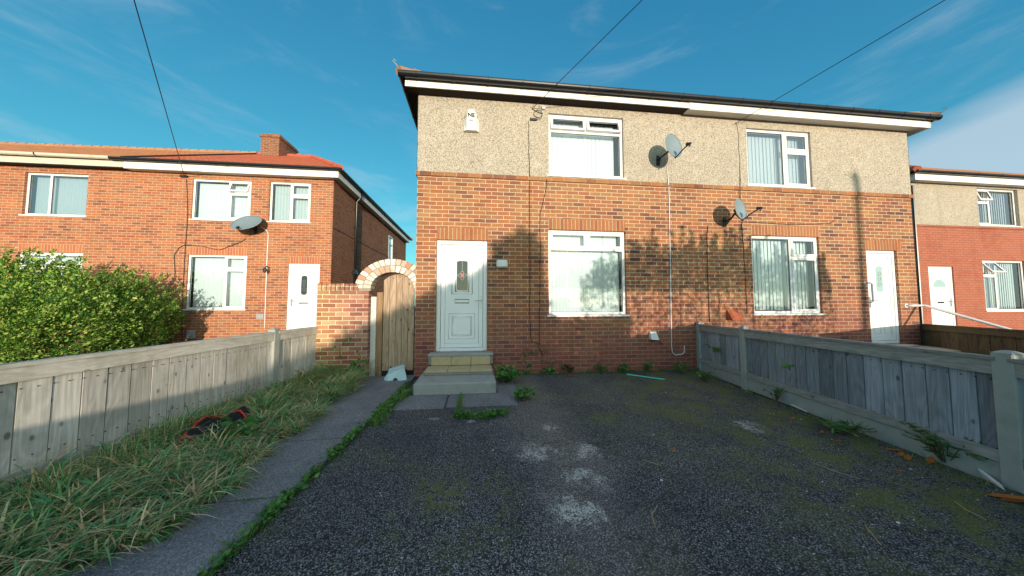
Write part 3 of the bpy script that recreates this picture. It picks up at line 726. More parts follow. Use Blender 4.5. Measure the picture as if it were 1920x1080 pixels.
strip('cable', wiggle([PF(1328, 424), PF(1326, 440), PF(1327, 520), PF(1331, 604)]), .0055, 'cable_black', 'black cable in the hedge shadow left of the lower dish cable', 'cable')
strip('cable', wiggle([PF(1400, 416), PF(1440, 418), PF(1480, 421.5), PF(1530, 420), PF(1558, 418), PF(1566, 412)], .003), .005, 'cable_black', 'black cable running sideways above the right ground floor window', 'cable')
# wall light box
c0 = P(941, 495, 0); m = MB(); m.box(c0.x-.105, c0.x+.105, -.07, -.001, c0.z-.072, c0.z+.072, bev=.022)
tag(m.build('wall_lamp', 'box_white'), 'pale rectangular lamp cover beside the left front door', 'wall lamp')
c0 = P(1224, 629, 0); t_ = thing('meter_cover', (c0.x, 0, c0.z), 'small white plastic cover low on the shaded brick wall', 'cover')
m = MB(); m.mesh([(c0.x-.08, -.001, c0.z-.07), (c0.x+.08, -.001, c0.z-.08), (c0.x+.07, -.001, c0.z+.075), (c0.x-.08, -.001, c0.z+.08), (c0.x-.08, -.09, c0.z-.07), (c0.x+.08, -.09, c0.z-.08), (c0.x+.05, -.04, c0.z+.07), (c0.x-.075, -.04, c0.z+.075)],
                [(4, 5, 6, 7), (0, 4, 7, 3), (1, 2, 6, 5), (3, 7, 6, 2), (0, 1, 5, 4)]); m.fix = True; m.build('hood', 'box_white', t_)
m = MB(); m.tube([(c0.x+.08, -.02, c0.z-.06), (c0.x+.13, -.02, c0.z-.13), (c0.x+.2, -.012, c0.z-.17)], .006, 6); m.build('lead_wire', 'cable_black', t_)
c0 = P(1372, 590, 0); m = MB(); x, z = c0.x, c0.z
m.mesh([(x-.12, 0, z-.10), (x+.12, 0, z-.10), (x+.12, 0, z+.10), (x-.12, 0, z+.10), (x-.12, -.16, z-.10), (x+.12, -.16, z-.10), (x+.12, -.02, z+.10), (x-.12, -.02, z+.10), (x-.1, -.12, z-.10), (x+.1, -.12, z-.10)],
       [(4, 5, 6, 7), (0, 4, 7, 3), (1, 2, 6, 5), (3, 7, 6, 2), (0, 1, 5, 4)]); m.fix = True
tag(m.build('vent_hood', 'terracotta'), 'terracotta wedge shaped vent hood on the wall above the right fence', 'vent')

# burglar alarm
c0 = P(884, 230, 0); al = thing('alarm_box', (c0.x, 0, c0.z), 'white burglar alarm box with black initials on the pebbledash', 'alarm box'); x, z = c0.x, c0.z
m = MB(); hexa = [(-.145, -.2), (.145, -.2), (.15, -.05), (.13, .1), (.07, .19), (-.07, .19), (-.13, .1), (-.15, -.05)]
top = [(-.085, -.2, .05), (.085, -.2, .05), (.08, -.02, .11), (.07, .1, .11), (.045, .165, .10), (-.045, .165, .10), (-.07, .1, .11), (-.08, -.02, .11)]
vs = [(x+a, -.013, z+b) for a, b in hexa]+[(x+a*.97, -.045, z+b) for a, b in hexa]+[(x+a, -.045-d, z+b) for a, b, d in top]
n = 8; fs = [tuple(range(n))]+[(i, (i+1) % n, (i+1) % n+n, i+n) for i in range(n)]+[(i+n, (i+1) % n+n, (i+1) % n+2*n, i+2*n) for i in range(n)]+[tuple(range(2*n, 3*n))]
m.mesh(vs, fs); m.fix = True; m.build('cover', 'box_white', al)
def text(body, size, loc, rot, mat, parent, name='lettering', ext=.001):
    cu = bpy.data.curves.new(name, 'FONT'); cu.body = body; cu.size = size; cu.align_x = 'CENTER'; cu.align_y = 'CENTER'; cu.extrude = ext; cu.offset = size*.035
    tmp = bpy.data.objects.new('tmp', cu); COL.objects.link(tmp); bpy.context.view_layer.update()
    me = bpy.data.meshes.new_from_object(tmp.evaluated_get(bpy.context.evaluated_depsgraph_get())); bpy.data.objects.remove(tmp)
    M = Matrix.Translation(Vector(loc)) @ Matrix(rot).to_4x4() if not isinstance(rot, Matrix) else Matrix.Translation(Vector(loc)) @ rot
    me.transform(M); me.transform(Matrix.Translation(-parent.location)); me.materials.clear(); me.materials.append(MATS[mat])
    o = bpy.data.objects.new(name, me); COL.objects.link(o); o.parent = parent; return o
RX = Matrix.Rotation(math.radians(90), 4, 'X')
text('NE', .10, (x-.002, -.1585, z+.05), RX, 'letter_black', al)
text('alarms', .028, (x, -.1585, z-.04), RX, 'letter_black', al, 'small_lettering', .0005)
m = MB(); m.tube([(x, -.075, z-.16), (x, -.105, z-.16)], .012, 8); m.tube([(x, -.05, z+.19), (x, -.05, z+.215)], .03, 8); m.build('led', 'dark_plastic', al)
for sx in (-1, 1):
    m = MB(); m.box(x+sx*.118, x+sx*.124, -.11, -.07, z+.045, z+.085); m.build('side_mark', 'letter_black', al)

def dish(c, nrm, foot, rw, rh, label, lnb_off):
    t = thing('satellite_dish', foot, label, 'satellite dish'); c = Vector(c); nrm = Vector(nrm).normalized(); foot = Vector(foot)
    u = Vector((0, 0, 1)).cross(nrm).normalized(); v = nrm.cross(u)
    m = MB(); R_, A = 7, 32; vs = []; 
    for side, off in ((1, 0), (-1, -.006)):
        vs.append(c+nrm*(off))
        for i in range(1, R_+1):
            r = i/R_
            for k in range(A): a = 2*math.pi*k/A; vs.append(c+u*rw*r*math.cos(a)+v*rh*r*math.sin(a)+nrm*(.055*r*r+off))
    fs = []; B = 1+R_*A
    for s_, base in ((1, 0), (-1, B)):
        for k in range(A): q = (base, base+1+k, base+1+(k+1) % A); fs.append(q if s_ > 0 else q[::-1])
        for i in range(R_-1):
            for k in range(A):
                a = base+1+i*A+k; b = base+1+i*A+(k+1) % A; q = (a, a+A, b+A, b); fs.append(q if s_ > 0 else q[::-1])
    for k in range(A): a = 1+(R_-1)*A+k; b = 1+(R_-1)*A+(k+1) % A; fs.append((a, a+B, b+B, b))
    m.mesh(vs, fs); d = m.build('dish', 'dish_grey', t, smooth=True)
    rim = MB(); rim.tube([c+u*rw*math.cos(2*math.pi*k/A)+v*rh*math.sin(2*math.pi*k/A)+nrm*.053 for k in range(A)], .005, 6, closed=True); rim.build('rim', 'dish_grey', d)
    bot = c-v*rh*.95+nrm*.05; hub = c-nrm*.05; l = c+Vector(lnb_off)
    arm = MB(); arm.tube([hub-v*.06, bot-v*.03, bot.lerp(l, .55), l], [.012, .014, .012, .012], 8); arm.build('feed_arm', 'dark_plastic', t)
    lb = MB(); dirn = (c-l).normalized(); lb.tube([l-dirn*.03, l+dirn*.0, l+dirn*.02, l+dirn*.05, l+dirn*.055], [.018, .028, .022, .034, .03], 12); lb.tube([l-Vector((0, 0, .05)), l+Vector((0, 0, .01))], .016, 8); lb.build('receiver', 'dark_plastic', t)
    br = MB(); e = hub-v*.04; br.tube([Vector((foot.x, foot.y-.02, foot.z)), Vector((foot.x, e.y*.55+foot.y*.45, foot.z+.0)), Vector((e.x, e.y, e.z)), ], .018, 8)
    br.box(foot.x-.035, foot.x+.035, foot.y-.02, foot.y-.001, foot.z-.12, foot.z+.08); br.tube([Vector((foot.x, foot.y-.03, foot.z-.1)), Vector((foot.x, foot.y-.12, foot.z))], .008, 6)
    br.tube([hub, c], .04, 10); br.build('bracket', 'dark_plastic', t)
    return t
dish(P(1259, 276, -.36), (math.sin(.28), -math.cos(.28), .12), P(1233, 300, 0), .21, .235, 'round grey satellite dish on the pebbledash beside the upper left window', (.12, -.33, -.10))
dish(P(1383, 394, -.34), (math.sin(.38), -math.cos(.38), .10), P(1358, 415, 0), .20, .205, 'smaller grey satellite dish on the brickwork above the right ground floor window', (.14, -.34, -.06))

# grab bar by right door and long handrail
def bar(name, pts, r, mat, label):
    t = thing(name, pts[0], label, 'handrail'); m = MB(); m.tube(pts, r*1.2, 10); m.build('rail', mat, t, smooth=True)
    m = MB()
    for p in (pts[0],): m.tube([Vector(p)+Vector((0, .0, 0)), Vector(p)+Vector((0, .012, 0))], r*2.2, 12)
    m.build('wall_plate', mat, t); return t
p0, p1 = P(1621, 531, 0), P(1625, 567, 0)
t_ = bar('grab_rail', [(p0.x, -.01, p0.z), (p0.x, -.09, p0.z), (p0.x+.02, -.11, p0.z-.02), (p0.x+.02, -.11, p1.z+.02), (p0.x, -.09, p1.z), (p0.x, -.01, p1.z)], .014, 'rail_white', 'short white vertical grab rail left of the right front door')
def railpt(px, py, xc_world, ): pass
A = P(1700, 573, -.01); B_ = A+Vector((.28, -.02, .0)); r_ = ray(1893, 618); kk = 5.4; C_ = Vector((r_.x*kk, r_.y*kk-D, H+r_.z*kk)); r2 = ray(1918, 632); D_ = Vector((r2.x*kk*.985, r2.y*kk*.985-D, H+r2.z*kk*.985))
E_ = Vector((D_.x+.02, D_.y-.02, 0))
t_ = bar('handrail', [A, A+Vector((.08, -.06, 0)), B_+Vector((0, -.1, 0)), C_, C_.lerp(D_, .6)+Vector((0, 0, .02)), D_+Vector((.0, 0, -.03)), E_], .021, 'rail_white', 'long white tubular handrail from the right front door down the neighbouring path')
m = MB(); m.tube([E_+Vector((0, 0, .002)), E_+Vector((0, 0, .02))], .05, 12); m.build('foot_plate', 'rail_white', t_)

# ================================================================ GATE WALL
gw = thing('garden_arch_wall', (-2.1, 0, 0), 'low brick pier and whitewashed brick arch joining the main house', 'wall')
m = MB(); zt_ = 1.52; m.box(-2.75, -1.90, -.004, .215, 0, zt_); m.build('pier', 'brick_pier_ochre', gw)
m = MB()
for i in range(9):
    m.box(-2.75+i*.0755, -2.75+(i+1)*.0755-.009, -.012+random.uniform(-.003, .003), .222, zt_+.002, zt_+.125+random.uniform(-.006, .004), bev=.006)
m.build('coping', 'brick_pier_ochre', gw)
m = MB(); cx, cz = -1.50, 1.56
for ring, (a0_, b0_, a1_, b1_, nn) in enumerate(((.375, .30, .50, .415, 15), (.512, .427, .64, .535, 19))):
    for i in range(nn):
        t0, t1 = [math.pi*(k/nn) for k in (i+.09, i+.91)]
        q = [(cx+a*math.cos(t), cz+b*math.sin(t)) for a, b, t in ((a0_, b0_, t0), (a1_, b1_, t0), (a1_, b1_, t1), (a0_, b0_, t1))]
        dd = random.uniform(-.004, .004)
        if q[0][0] > XL-.01 and q[2][0] > XL-.01: continue
        m.prism(q, .0+dd+.004, .22)
m.build('arch_bricks', 'arch_white', gw)
m = MB(); # mortar bed behind the arch bricks
nn = 26
for i in range(nn):
    t0, t1 = math.pi*i/nn, math.pi*(i+1)/nn
    q = [(cx+a*math.cos(t), cz+b*math.sin(t)) for a, b, t in ((.385, .31, t0), (.63, .525, t0), (.63, .525, t1), (.385, .31, t1))]
    m.prism(q, .016, .21)
m.box(-2.14, -1.875, .017, .209, zt_, 1.57)
m.build('arch_mortar', 'mortar_dark', gw)
gate = thing('garden_gate', (-1.45, .12, 0), 'weathered round topped wooden plank gate under the brick arch', 'gate')
m = MB(); gx0, gx1 = -1.68, -1.135
npl = 5
for i in range(npl):
    a, b = gx0+(gx1-gx0)*i/npl+.003, gx0+(gx1-gx0)*(i+1)/npl-.003
    zt2 = lambda x: 1.50+.33*math.sqrt(max(0, 1-((x+1.42)/.34)**2))
    z0 = .10+(.02 if i % 2 else 0)
    m.prism([(a, z0), (b, z0), (b, zt2(b)), ((a+b)/2, zt2((a+b)/2)), (a, zt2(a))], .11+.003*(i % 3), .132+.003*(i % 3))
m.build('plank_panel', 'wood_gate', gate)
m = MB(); m.box(gx0+.02, gx1-.02, .136, .17, .3, .38); m.box(gx0+.02, gx1-.02, .136, .17, 1.2, 1.28); m.build('ledge', 'wood_gate_post', gate)
m = MB(); m.box(-1.79, -1.69, .10, .18, .0, 1.50, bev=.005); m.build('gate_post', 'wood_gate_post', gate)
m = MB(); m.box(-1.89, -1.795, .09, .14, 0, 1.42, bev=.004); m.build('side_board', 'paint_white_old', gate)

# ================================================================ LEFT TERRACE
YL = 4.1; XC = -4.38; XW = -24.; ZTL = 5.10; DL = 9.6
left = thing('terraced_house', (-10, YL, 0), 'orange brick house row on the left with red tiled hip roof and chimney', 'house')
LW = dict(W1=(-12.43, -10.91, 3.75, 4.95), W2=(-8.25, -6.69, 3.76, 4.95), W3=(-6.19, -5.03, 3.76, 4.975), G0=(-12.45, -10.9, 1.15, 2.72), G1=(-8.27, -6.71, 1.15, 2.72), DR=(-5.58, -4.70, .45, 2.505))
w = wall_front(XW, XC, 0, ZTL, list(LW.values()), YL, .12)
w.face([(XW, YL, 0), (XW, YL+DL, 0), (XW, YL+DL, ZTL), (XW, YL, ZTL)]); w.face([(XW, YL+DL, 0), (XC, YL+DL, 0), (XC, YL+DL, ZTL), (XW, YL+DL, ZTL)])
w.build('front_wall', 'brick_left', left)
w = MB(); SW = (10.0, 10.75, 3.55, 4.75)
ys = [YL, SW[0], SW[1], YL+DL]; zs = [0, SW[2], SW[3], ZTL]
for i in range(3):
    for j in range(3):
        if i == 1 and j == 1: continue
        w.face([(XC, ys[i], zs[j]), (XC, ys[i+1], zs[j]), (XC, ys[i+1], zs[j+1]), (XC, ys[i], zs[j+1])])
w.build('side_wall', 'brick_left_shaded', left)
m = MB(); m.box(XC-.002, XC+.012, YL+.01, YL+DL, 3.62, 3.635); m.build('string_line', 'dark_plastic', left)  # thin dark line at string course height
# side window (faces +X)
m = MB(); M = Matrix.Translation((XC, 0, 0)) @ Matrix.Rotation(math.radians(90), 4, 'Z')
def rot_ring(m, a, b, c, d, w_, x0, x1):
    for (p, q, r, s) in ((a, a+w_, c, d), (b-w_, b, c, d), (a+w_, b-w_, c, c+w_), (a+w_, b-w_, d-w_, d)): m.box(x0, x1, p, q, r, s)
rot_ring(m, SW[0], SW[1], SW[2], SW[3], .07, XC-.08, XC+.01); m.box(XC-.075, XC+.005, SW[0]+.07, SW[1]-.07, 4.3, 4.36)
sw = m.build('window', 'upvc', left, label='small side window under the eaves')
m = MB(); m.face([(XC-.03, SW[0], SW[2]), (XC-.03, SW[1], SW[2]), (XC-.03, SW[1], SW[3]), (XC-.03, SW[0], SW[3])]); m.build('pane', 'glass_blue', sw)
m = MB(); m.box(XC-.6, XC-.55, SW[0]-.3, SW[1]+.3, SW[2]-.3, SW[3]+.3); m.build('room', 'dark_interior', sw)
for a, b in ((LW['G0'][0], LW['G0'][1]), (LW['G1'][0], LW['G1'][1])):
    m = MB(); m.box(a, b, YL-.0035, YL+.05, 2.723, 2.938); m.build('lintel', 'brick_left_soldier', left)
m = MB(); m.box(LW['DR'][0]-.02, LW['DR'][1]+.02, YL-.0035, YL+.05, 2.508, 2.72); m.build('lintel', 'brick_left_soldier', left)
window(left, *LW['W1'], YL, [(0, .36, 0, 1, None), (.36, 1, 0, 1, None)], blind='v', bmat='blind_grey', gmat='glass_blue', label='upper window with two plain panes')
window(left, *LW['W2'], YL, [(0, .63, 0, 1, None), (.63, 1, .7, 1, 18), (.63, 1, 0, .7, 0)], label='upper window with its top light open', setback=.02)
window(left, *LW['W3'], YL, [(0, .5, 0, 1, None), (.5, 1, .68, 1, 0), (.5, 1, 0, .68, 0)], bmat='blind_grey', label='upper window nearest the corner', bopen=.7)
window(left, *LW['G0'], YL, [(0, .5, 0, .75, None), (.5, 1, 0, .75, None), (0, .5, .75, 1, 0), (.5, 1, .75, 1, 0)], label='ground floor window behind the hedge')
window(left, *LW['G1'], YL, [(0, .63, 0, 1, None), (.63, 1, .76, 1, 0), (.63, 1, 0, .76, 0)], label='ground floor window with white vertical blinds', setback=.03)
door(left, *LW['DR'], YL, 'oval', setback=.02, handle='l', label='white front door with a dark oval pane')
oo = .22
m = MB(); m.box(XW, -9.83, YL-oo+.02, YL+.05, ZTL, ZTL+.02); m.build('soffit', 'soffit_dark', left)
m = MB(); m.box(-9.83, XC+oo, YL-oo+.02, YL+.05, ZTL+.001, ZTL+.02); m.box(XC-.05, XC+oo-.02, YL+.05, YL+DL, ZTL+.002, ZTL+.02); m.build('soffit', 'soffit_white', left)
m = MB(); m.box(-9.828, XC+oo, YL-oo-.01, YL-oo+.02, ZTL-.01, ZTL+.2); m.box(XC+oo-.02, XC+oo+.002, YL-oo+.02, YL+DL, ZTL-.012, ZTL+.2); m.build('fascia', 'fascia_white', left)
m = MB(); m.box(XW, -9.832, YL-oo, YL-oo+.02, ZTL+.02, ZTL+.19); m.build('fascia', 'gutter_cream', left, label='old cream fascia')
gutter(-10.1, XC+oo+.1, YL-oo-.075, ZTL+.235, 'gutter_black', left, brackets=.7)
gutter(XW, -10.1, YL-oo-.075, ZTL+.245, 'gutter_cream', left, brackets=3.2)
gutter(YL-oo-.1, YL+DL, XC+oo+.065, ZTL+.235, 'gutter_black', left, along='y', brackets=.8)
e0, e1, yb0, yb1 = XW, XC+oo+.08, YL-oo-.08, YL+DL+.3; zr = ZTL+.25; ym = 8.95; zt = 8.03; rx = -7.52; pt_ = -9.83
px_r = pt_
m = MB(); roof_face(m, [(pt_, yb0, zr), (e1, yb0, zr), (rx, ym, zt), (px_r, ym, zt)]); roof_face(m, [(e1, yb0, zr), (e1, yb1, zr), (rx, ym, zt)]); roof_face(m, [(e1, yb1, zr), (pt_, yb1, zr), (px_r, ym, zt), (rx, ym, zt)])
rf = m.build('roof', 'tiles_red', left, label='bright red tiled roof half')
m = MB(); roof_face(m, [(e0, yb0, zr+.02), (pt_, yb0, zr+.02), (px_r, ym, zt+.02), (e0, ym, zt-.2)]); roof_face(m, [(pt_, yb1, zr+.02), (e0, yb1, zr+.02), (e0, ym, zt-.2), (px_r, ym, zt+.02)]); m.build('roof', 'tiles_old', left, label='mossy orange tiled roof half')
m = MB()
def ridge(m, A, B, r=.09):
    A, B = Vector(A), Vector(B); n = max(1, int((B-A).length/.33))
    for i in range(n): m.tube([A.lerp(B, i/n)+Vector((0, 0, .015)), A.lerp(B, (i+1.03)/n)], [r, r*.88], 8)
ridge(m, (e1, yb0, zr), (rx, ym, zt)); ridge(m, (rx, ym, zt), (px_r, ym, zt)); ridge(m, (e1, yb1, zr), (rx, ym, zt)); m.build('ridge_tiles', 'ridge_red', rf)
m = MB(); ridge(m, (px_r, ym, zt+.02), (e0, ym, zt-.2)); m.build('ridge_tiles', 'ridge_old', rf)
m = MB(); A, B = Vector((pt_, yb0, zr+.02)), Vector((px_r, ym, zt+.03)); m.tube([A, B], .03, 6); m.build('party_joint', 'dark_plastic', rf)
m = MB(); m.box(-9.28, -8.55, 8.3, 9.6, 7.3, 8.50); m.box(-9.33, -8.50, 8.25, 9.65, 8.502, 8.585); m.box(-9.29, -8.54, 8.29, 9.61, 8.587, 8.66)
ch = m.build('chimney', 'brick_chimney', rf)
m = MB(); m.tube([(-8.8, 8.7, 8.66), (-8.8, 8.7, 8.78)], [.1, .09], 12); m.build('chimney_pot', 'dark_plastic', ch)
# downpipe on the side
r_ = ray(668, 400); ty = (XC+.07-0)/r_.x; yp = ty*r_.y-D
dp = MB(); dp.tube([(XC+.24, yp, ZTL+.17), (XC+.22, yp, ZTL+.02), (XC+.08, yp, ZTL-.15), (XC+.08, yp, .05)], .042, 10)
dpo = dp.build('downpipe', 'gutter_black', left, smooth=True)
m = MB(); m.box(XC+.01, XC+.16, yp-.09, yp+.09, 2.35, 2.44, bev=.01); m.box(XC+.03, XC+.13, yp-.055, yp+.055, 2.44, 2.52); m.box(XC+.01, XC+.14, yp-.06, yp+.06, 4.0, 4.04); m.build('hopper', 'gutter_black', dpo)
# things on left house
PL = lambda px, py, d=.012: P(px, py, YL-d)
dish(P(464, 420, YL-.30), (-.15, -1., .8), P(480, 430, YL), .42, .33, 'oval grey satellite dish on the left brick house below its upper windows', (-.05, -.30, -.18))
strip('cable', wiggle([PL(489, 425), PL(500, 432), PL(503, 440), PL(500, 500), PL(496, 616)], .003), .013, 'cable_white', 'white cable down the left house from its dish to the ground', 'cable')
strip('cable', wiggle([PL(350, 336), PL(352, 400), PL(347, 470), PL(342, 560), PL(341, 640)]), .008, 'cable_black', 'thin dark cable down the left house beside its middle window', 'cable')
strip('cable', wiggle([PL(328, 520), PL(327, 478), PL(335, 464), PL(345, 459), PL(380, 462), PL(412, 469), PL(430, 461), PL(450, 455), PL(461, 448)], .01), .009, 'cable_black', 'drooping dark cable below the dish of the left house', 'cable')
m = MB(); c0 = PL(346, 331); m.box(c0.x-.1, c0.x+.1, c0.y-.05, YL-.001, c0.z-.03, c0.z+.03, bev=.01); tag(m.build('junction_box', 'dark_plastic'), 'dark wire bracket under the gutter of the left house', 'junction box')
c0 = PL(505, 509); t_ = thing('wall_lantern', c0, 'small dark wall lantern left of the left house door', 'wall lamp')
m = MB(); m.tube([(c0.x, YL-.005, c0.z+.1), (c0.x, c0.y-.12, c0.z+.14), (c0.x, c0.y-.2, c0.z+.08)], .015, 8); m.build('bracket', 'dark_plastic', t_)
m = MB(); m.tube([(c0.x, c0.y-.2, c0.z+.08), (c0.x, c0.y-.2, c0.z+.06), (c0.x, c0.y-.2, c0.z-.04), (c0.x, c0.y-.2, c0.z-.06)], [.015, .05, .035, .01], 6); m.build('lantern', 'dark_plastic', t_)
c0 = PL(361, 628); m = MB(); m.box(c0.x-.11, c0.x+.09, YL-.08, YL-.001, c0.z-.1, c0.z+.13, bev=.01); tag(m.build('meter_box', 'lead'), 'small grey box low on the left house wall below its ground floor window', 'meter box')
c0 = PL(488, 593); m = MB(); m.box(c0.x-.11, c0.x+.08, YL-.012, YL-.001, c0.z-.07, c0.z+.07); tag(m.build('air_brick', 'lead'), 'grey air brick beside the white cable on the left house', 'air brick')

# ================================================================ RIGHT HOUSE
YR = 2.3; XR0 = 13.5; XR1 = 24.; ZSR = 3.78; ZTR = 5.12; SH = .03
rh = thing('painted_house', (17, YR, 0), 'right hand house with red painted brick and cream pebbledash upper floor', 'house')
RU = (16.0, 17.62, 3.84, 5.05); RG = (16.0, 17.7, 1.09, 2.70); RD = (13.93, 14.86, .46, 2.475)
w = wall_front(XR0, XR1, 0, ZSR, [RG, RD], YR, .12); w.face([(XR0, YR, 0), (XR0, YR+8, 0), (XR0, YR+8, ZSR), (XR0, YR, ZSR)]); w.build('painted_wall', 'brick_red_paint', rh)
w = wall_front(XR0, XR1, ZSR, ZTR, [RU], YR-.015, .13); w.face([(XR0, YR-.015, ZSR), (XR0, YR+8, ZSR), (XR0, YR+8, ZTR), (XR0, YR-.015, ZTR)]); w.build('pebbledash_wall', 'pebbledash', rh)
w = MB(); w.box(XR0-.02, XR1, YR-.035, YR, ZSR-.05, ZSR); w.build('string_course', 'brick_red_paint', rh)
window(rh, *RU, YR, [(0, .34, .66, 1, 16), (0, .34, 0, .66, 0), (.34, 1, 0, 1, None)], gmat='glass_blue', blind='v', bopen=.4, label='upper window with open top light')
window(rh, *RG, YR, [(0, .34, .72, 1, 32), (0, .34, 0, .72, 0), (.34, 1, 0, 1, None)], blind='v', bmat='blind_grey', bopen=.2, label='ground floor window with tilted top light')
door(rh, *RD, YR, 'fan', setback=.03, handle='r', label='white front door with a half moon pane')
m = MB(); m.box(XR0-.2, XR1, YR-.22, YR+.05, ZTR, ZTR+.02); m.build('soffit', 'soffit_white', rh)
m = MB(); m.box(XR0-.22, XR1, YR-.245, YR-.222, ZTR-.02, ZTR+.19); m.box(XR0-.222, XR0-.2, YR-.22, YR+8, ZTR-.018, ZTR+.19); m.build('fascia', 'fascia_white', rh)
gutter(XR0-.3, XR1, YR-.31, ZTR+.225, 'gutter_black', rh, brackets=.85)
gutter(YR-.3, YR+8, XR0-.29, ZTR+.225, 'gutter_black', rh, along='y')
m = MB(); roof_face(m, [(XR0-.3, YR-.35, ZTR+.25), (XR1, YR-.35, ZTR+.25), (XR1, YR+4, ZTR+2.7), (XR0+4, YR+4, ZTR+2.7)]); roof_face(m, [(XR0-.3, YR+8.3, ZTR+.25), (XR0-.3, YR-.35, ZTR+.25), (XR0+4, YR+4, ZTR+2.7)])
roof_face(m, [(XR1, YR+8.3, ZTR+.25), (XR0-.3, YR+8.3, ZTR+.25), (XR0+4, YR+4, ZTR+2.7), (XR1, YR+4, ZTR+2.7)])
rr_ = m.build('roof', 'tiles_old', rh); m = MB(); ridge(m, (XR0-.3, YR-.35, ZTR+.25), (XR0+4, YR+4, ZTR+2.7)); m.build('ridge_tiles', 'ridge_red', rr_)
m = MB(); m.tube([(17.95, YR-.03, 3.75), (17.95, YR-.03, 3.0), (17.85, YR-.03, 2.75)], .02, 8); m.build('overflow_pipe', 'dark_plastic', rh)
m = MB(); m.tube([(XR0-.02, YR-.05, 5.0), (XR0-.03, YR-.05, .2)], .03, 8); m.build('downpipe', 'gutter_black', rh)

# ================================================================ FENCES
CAMF = Vector((math.sin(th), math.cos(th), 0)); CAMR = Vector((math.cos(th), -math.sin(th), 0))
def cw(xc, zc, z=0): return Vector((xc*CAMR.x+zc*CAMF.x, xc*CAMR.y+zc*CAMF.y-D, z))
def fence(A, B, posts, zb, zt, name, label, mats, side=1, gravel=True, prof=.15, postside=None, ph=(0, .05), bottomrail=False, pw=.05, zt2=None):
    """A far end, B near end. boards on the camera side."""
    A = Vector(A); B = Vector(B); d = (B-A); L = d.length; d.normalize(); nrm = Vector((-d.y, d.x, 0))*side   # towards viewer
    t = thing(name, A.lerp(B, .5), label, 'fence')
    ang = math.atan2(d.y, d.x); M = Matrix.Translation(A) @ Matrix.Rotation(ang, 4, 'Z')   # local x along fence, y = left normal
    s = side
    zt2 = zt if zt2 is None else zt2
    def ztt(x): return zt+(zt2-zt)*x/L
    m = MB(); x = 0.02
    while x < L-.02:
        wdt = min(prof+random.uniform(-.012, .012), L-.0-x)
        z0 = zb+(.15 if gravel else .02); j = random.uniform(-.003, .003)
        lean = random.uniform(-.003, .003)
        m.box(x, x+wdt-.008, s*(.0+j), s*(.018+j), z0, ztt(x)-.03, M); x += wdt
    bk = MB(); bk.box(.01, L-.01, -s*.02, -s*.012, zb+(.15 if gravel else .02), min(zt, zt2)-.04, M); bk.build('dark_gap_sheet', 'dark_gap_and_nail', t)  # dark sheet added behind the boards so their gaps look shaded
    m.build('board_panel', mats[0], t)
    nl = MB(); x = .08
    while x < L-.05:
        for zz in (zb+.24 if gravel else zb+.12, min(zt, zt2)-.165): nl.box(x-.0035, x+.0035, s*.019, s*.0245, zz-.0035, zz+.0035, M)
        x += prof*.5
    nl.build('nail_heads', 'dark_gap_and_nail', t)
    # rails: local x along fence; use long boxes split in bays
    ps = [0]+list(posts)+[L]; m = MB()
    for a, b in zip(ps, ps[1:]):
        if b-a < .2: continue
        za, zb_ = ztt(a), ztt(b); aa, bb = a+.03, b-.03
        def sl(y0, y1, o0, o1):
            vs = [M @ Vector(p) for p in ((aa, y0, za+o0), (bb, y0, zb_+o0), (bb, y1, zb_+o0), (aa, y1, za+o0), (aa, y0, za+o1), (bb, y0, zb_+o1), (bb, y1, zb_+o1), (aa, y1, za+o1))]
            m.mesh(vs, [(3, 2, 1, 0), (4, 5, 6, 7), (0, 1, 5, 4), (1, 2, 6, 5), (2, 3, 7, 6), (3, 0, 4, 7)]); m.fix = True
        sl(s*.022, s*.045, -.125, -.028); sl(-s*.03, s*.055, -.026, 0)
        if bottomrail: m.box(a+.04, b-.04, s*.023, s*.045, zb+.16, zb+.24, M)
    m.build('rail', mats[1], t)
    if gravel:
        m = MB()
        for a, b in zip(ps, ps[1:]):
            if b-a > .2: m.box(a+.03, b-.03, -s*.02, s*.03, zb-.02, zb+.155, M, bev=.006)
        m.build('gravel_board', 'concrete_post', t)
    for p in posts:
        m = MB(); h = ztt(p)+ph[1]; m.box(p-pw, p+pw, -.05, .05, zb-.05, h-.02, M, bev=.008)
        vs = [(p-pw, -.05, h-.02), (p+pw, -.05, h-.02), (p+pw, .05, h-.02), (p-pw, .05, h-.02)]; k = .035
        vs2 = [(p-pw+k, -.05+k, h), (p+pw-k, -.05+k, h), (p+pw-k, .05-k, h), (p-pw+k, .05-k, h)]
        m.mesh([M @ Vector(v) for v in vs+vs2], [(0, 1, 5, 4), (1, 2, 6, 5), (2, 3, 7, 6), (3, 0, 4, 7), (4, 5, 6, 7)]); m.build('post', 'concrete_post', t)
    return t
# left fence : px(597,612)@Y~0  through post at px 495
FA = P(597, 612, 0); zl = FA.z; FA = Vector((-2.76, .05, 0))
post = G(495, 742); xa = -3.42
FB = cw(-3.30, -0.4)
Lf = (FB-FA).length; pd = (Vector((post.x, post.y, 0))-FA).length
fence(FA, FB, [pd, pd+2.45], 0, .90, 'timber_fence', 'pale weathered timber fence with concrete post along the left grass verge', ('wood_grey', 'wood_grey_rail'), side=1, gravel=True, prof=.155, zt2=.87, pw=.055)
p1, p2, p3 = G(1310, 693), G(1383, 726), G(1895, 918)
p1 = Vector((p1.x-.0, -.06, 0)); FB2 = p3+(p3-p2).normalized()*2.2
Lr = (FB2-p1).length
fence(p1, FB2, [.0, (p2-p1).length, (p3-p1).length], 0, .90, 'timber_fence', 'shaded blue grey timber fence with three concrete posts right of the driveway', ('wood_grey_shaded', 'wood_right_rail'), side=-1, gravel=True, bottomrail=True, prof=.155, pw=.055)
q1 = Vector((9.95, .5, 0)); q2 = cw(7.35, 3.0)
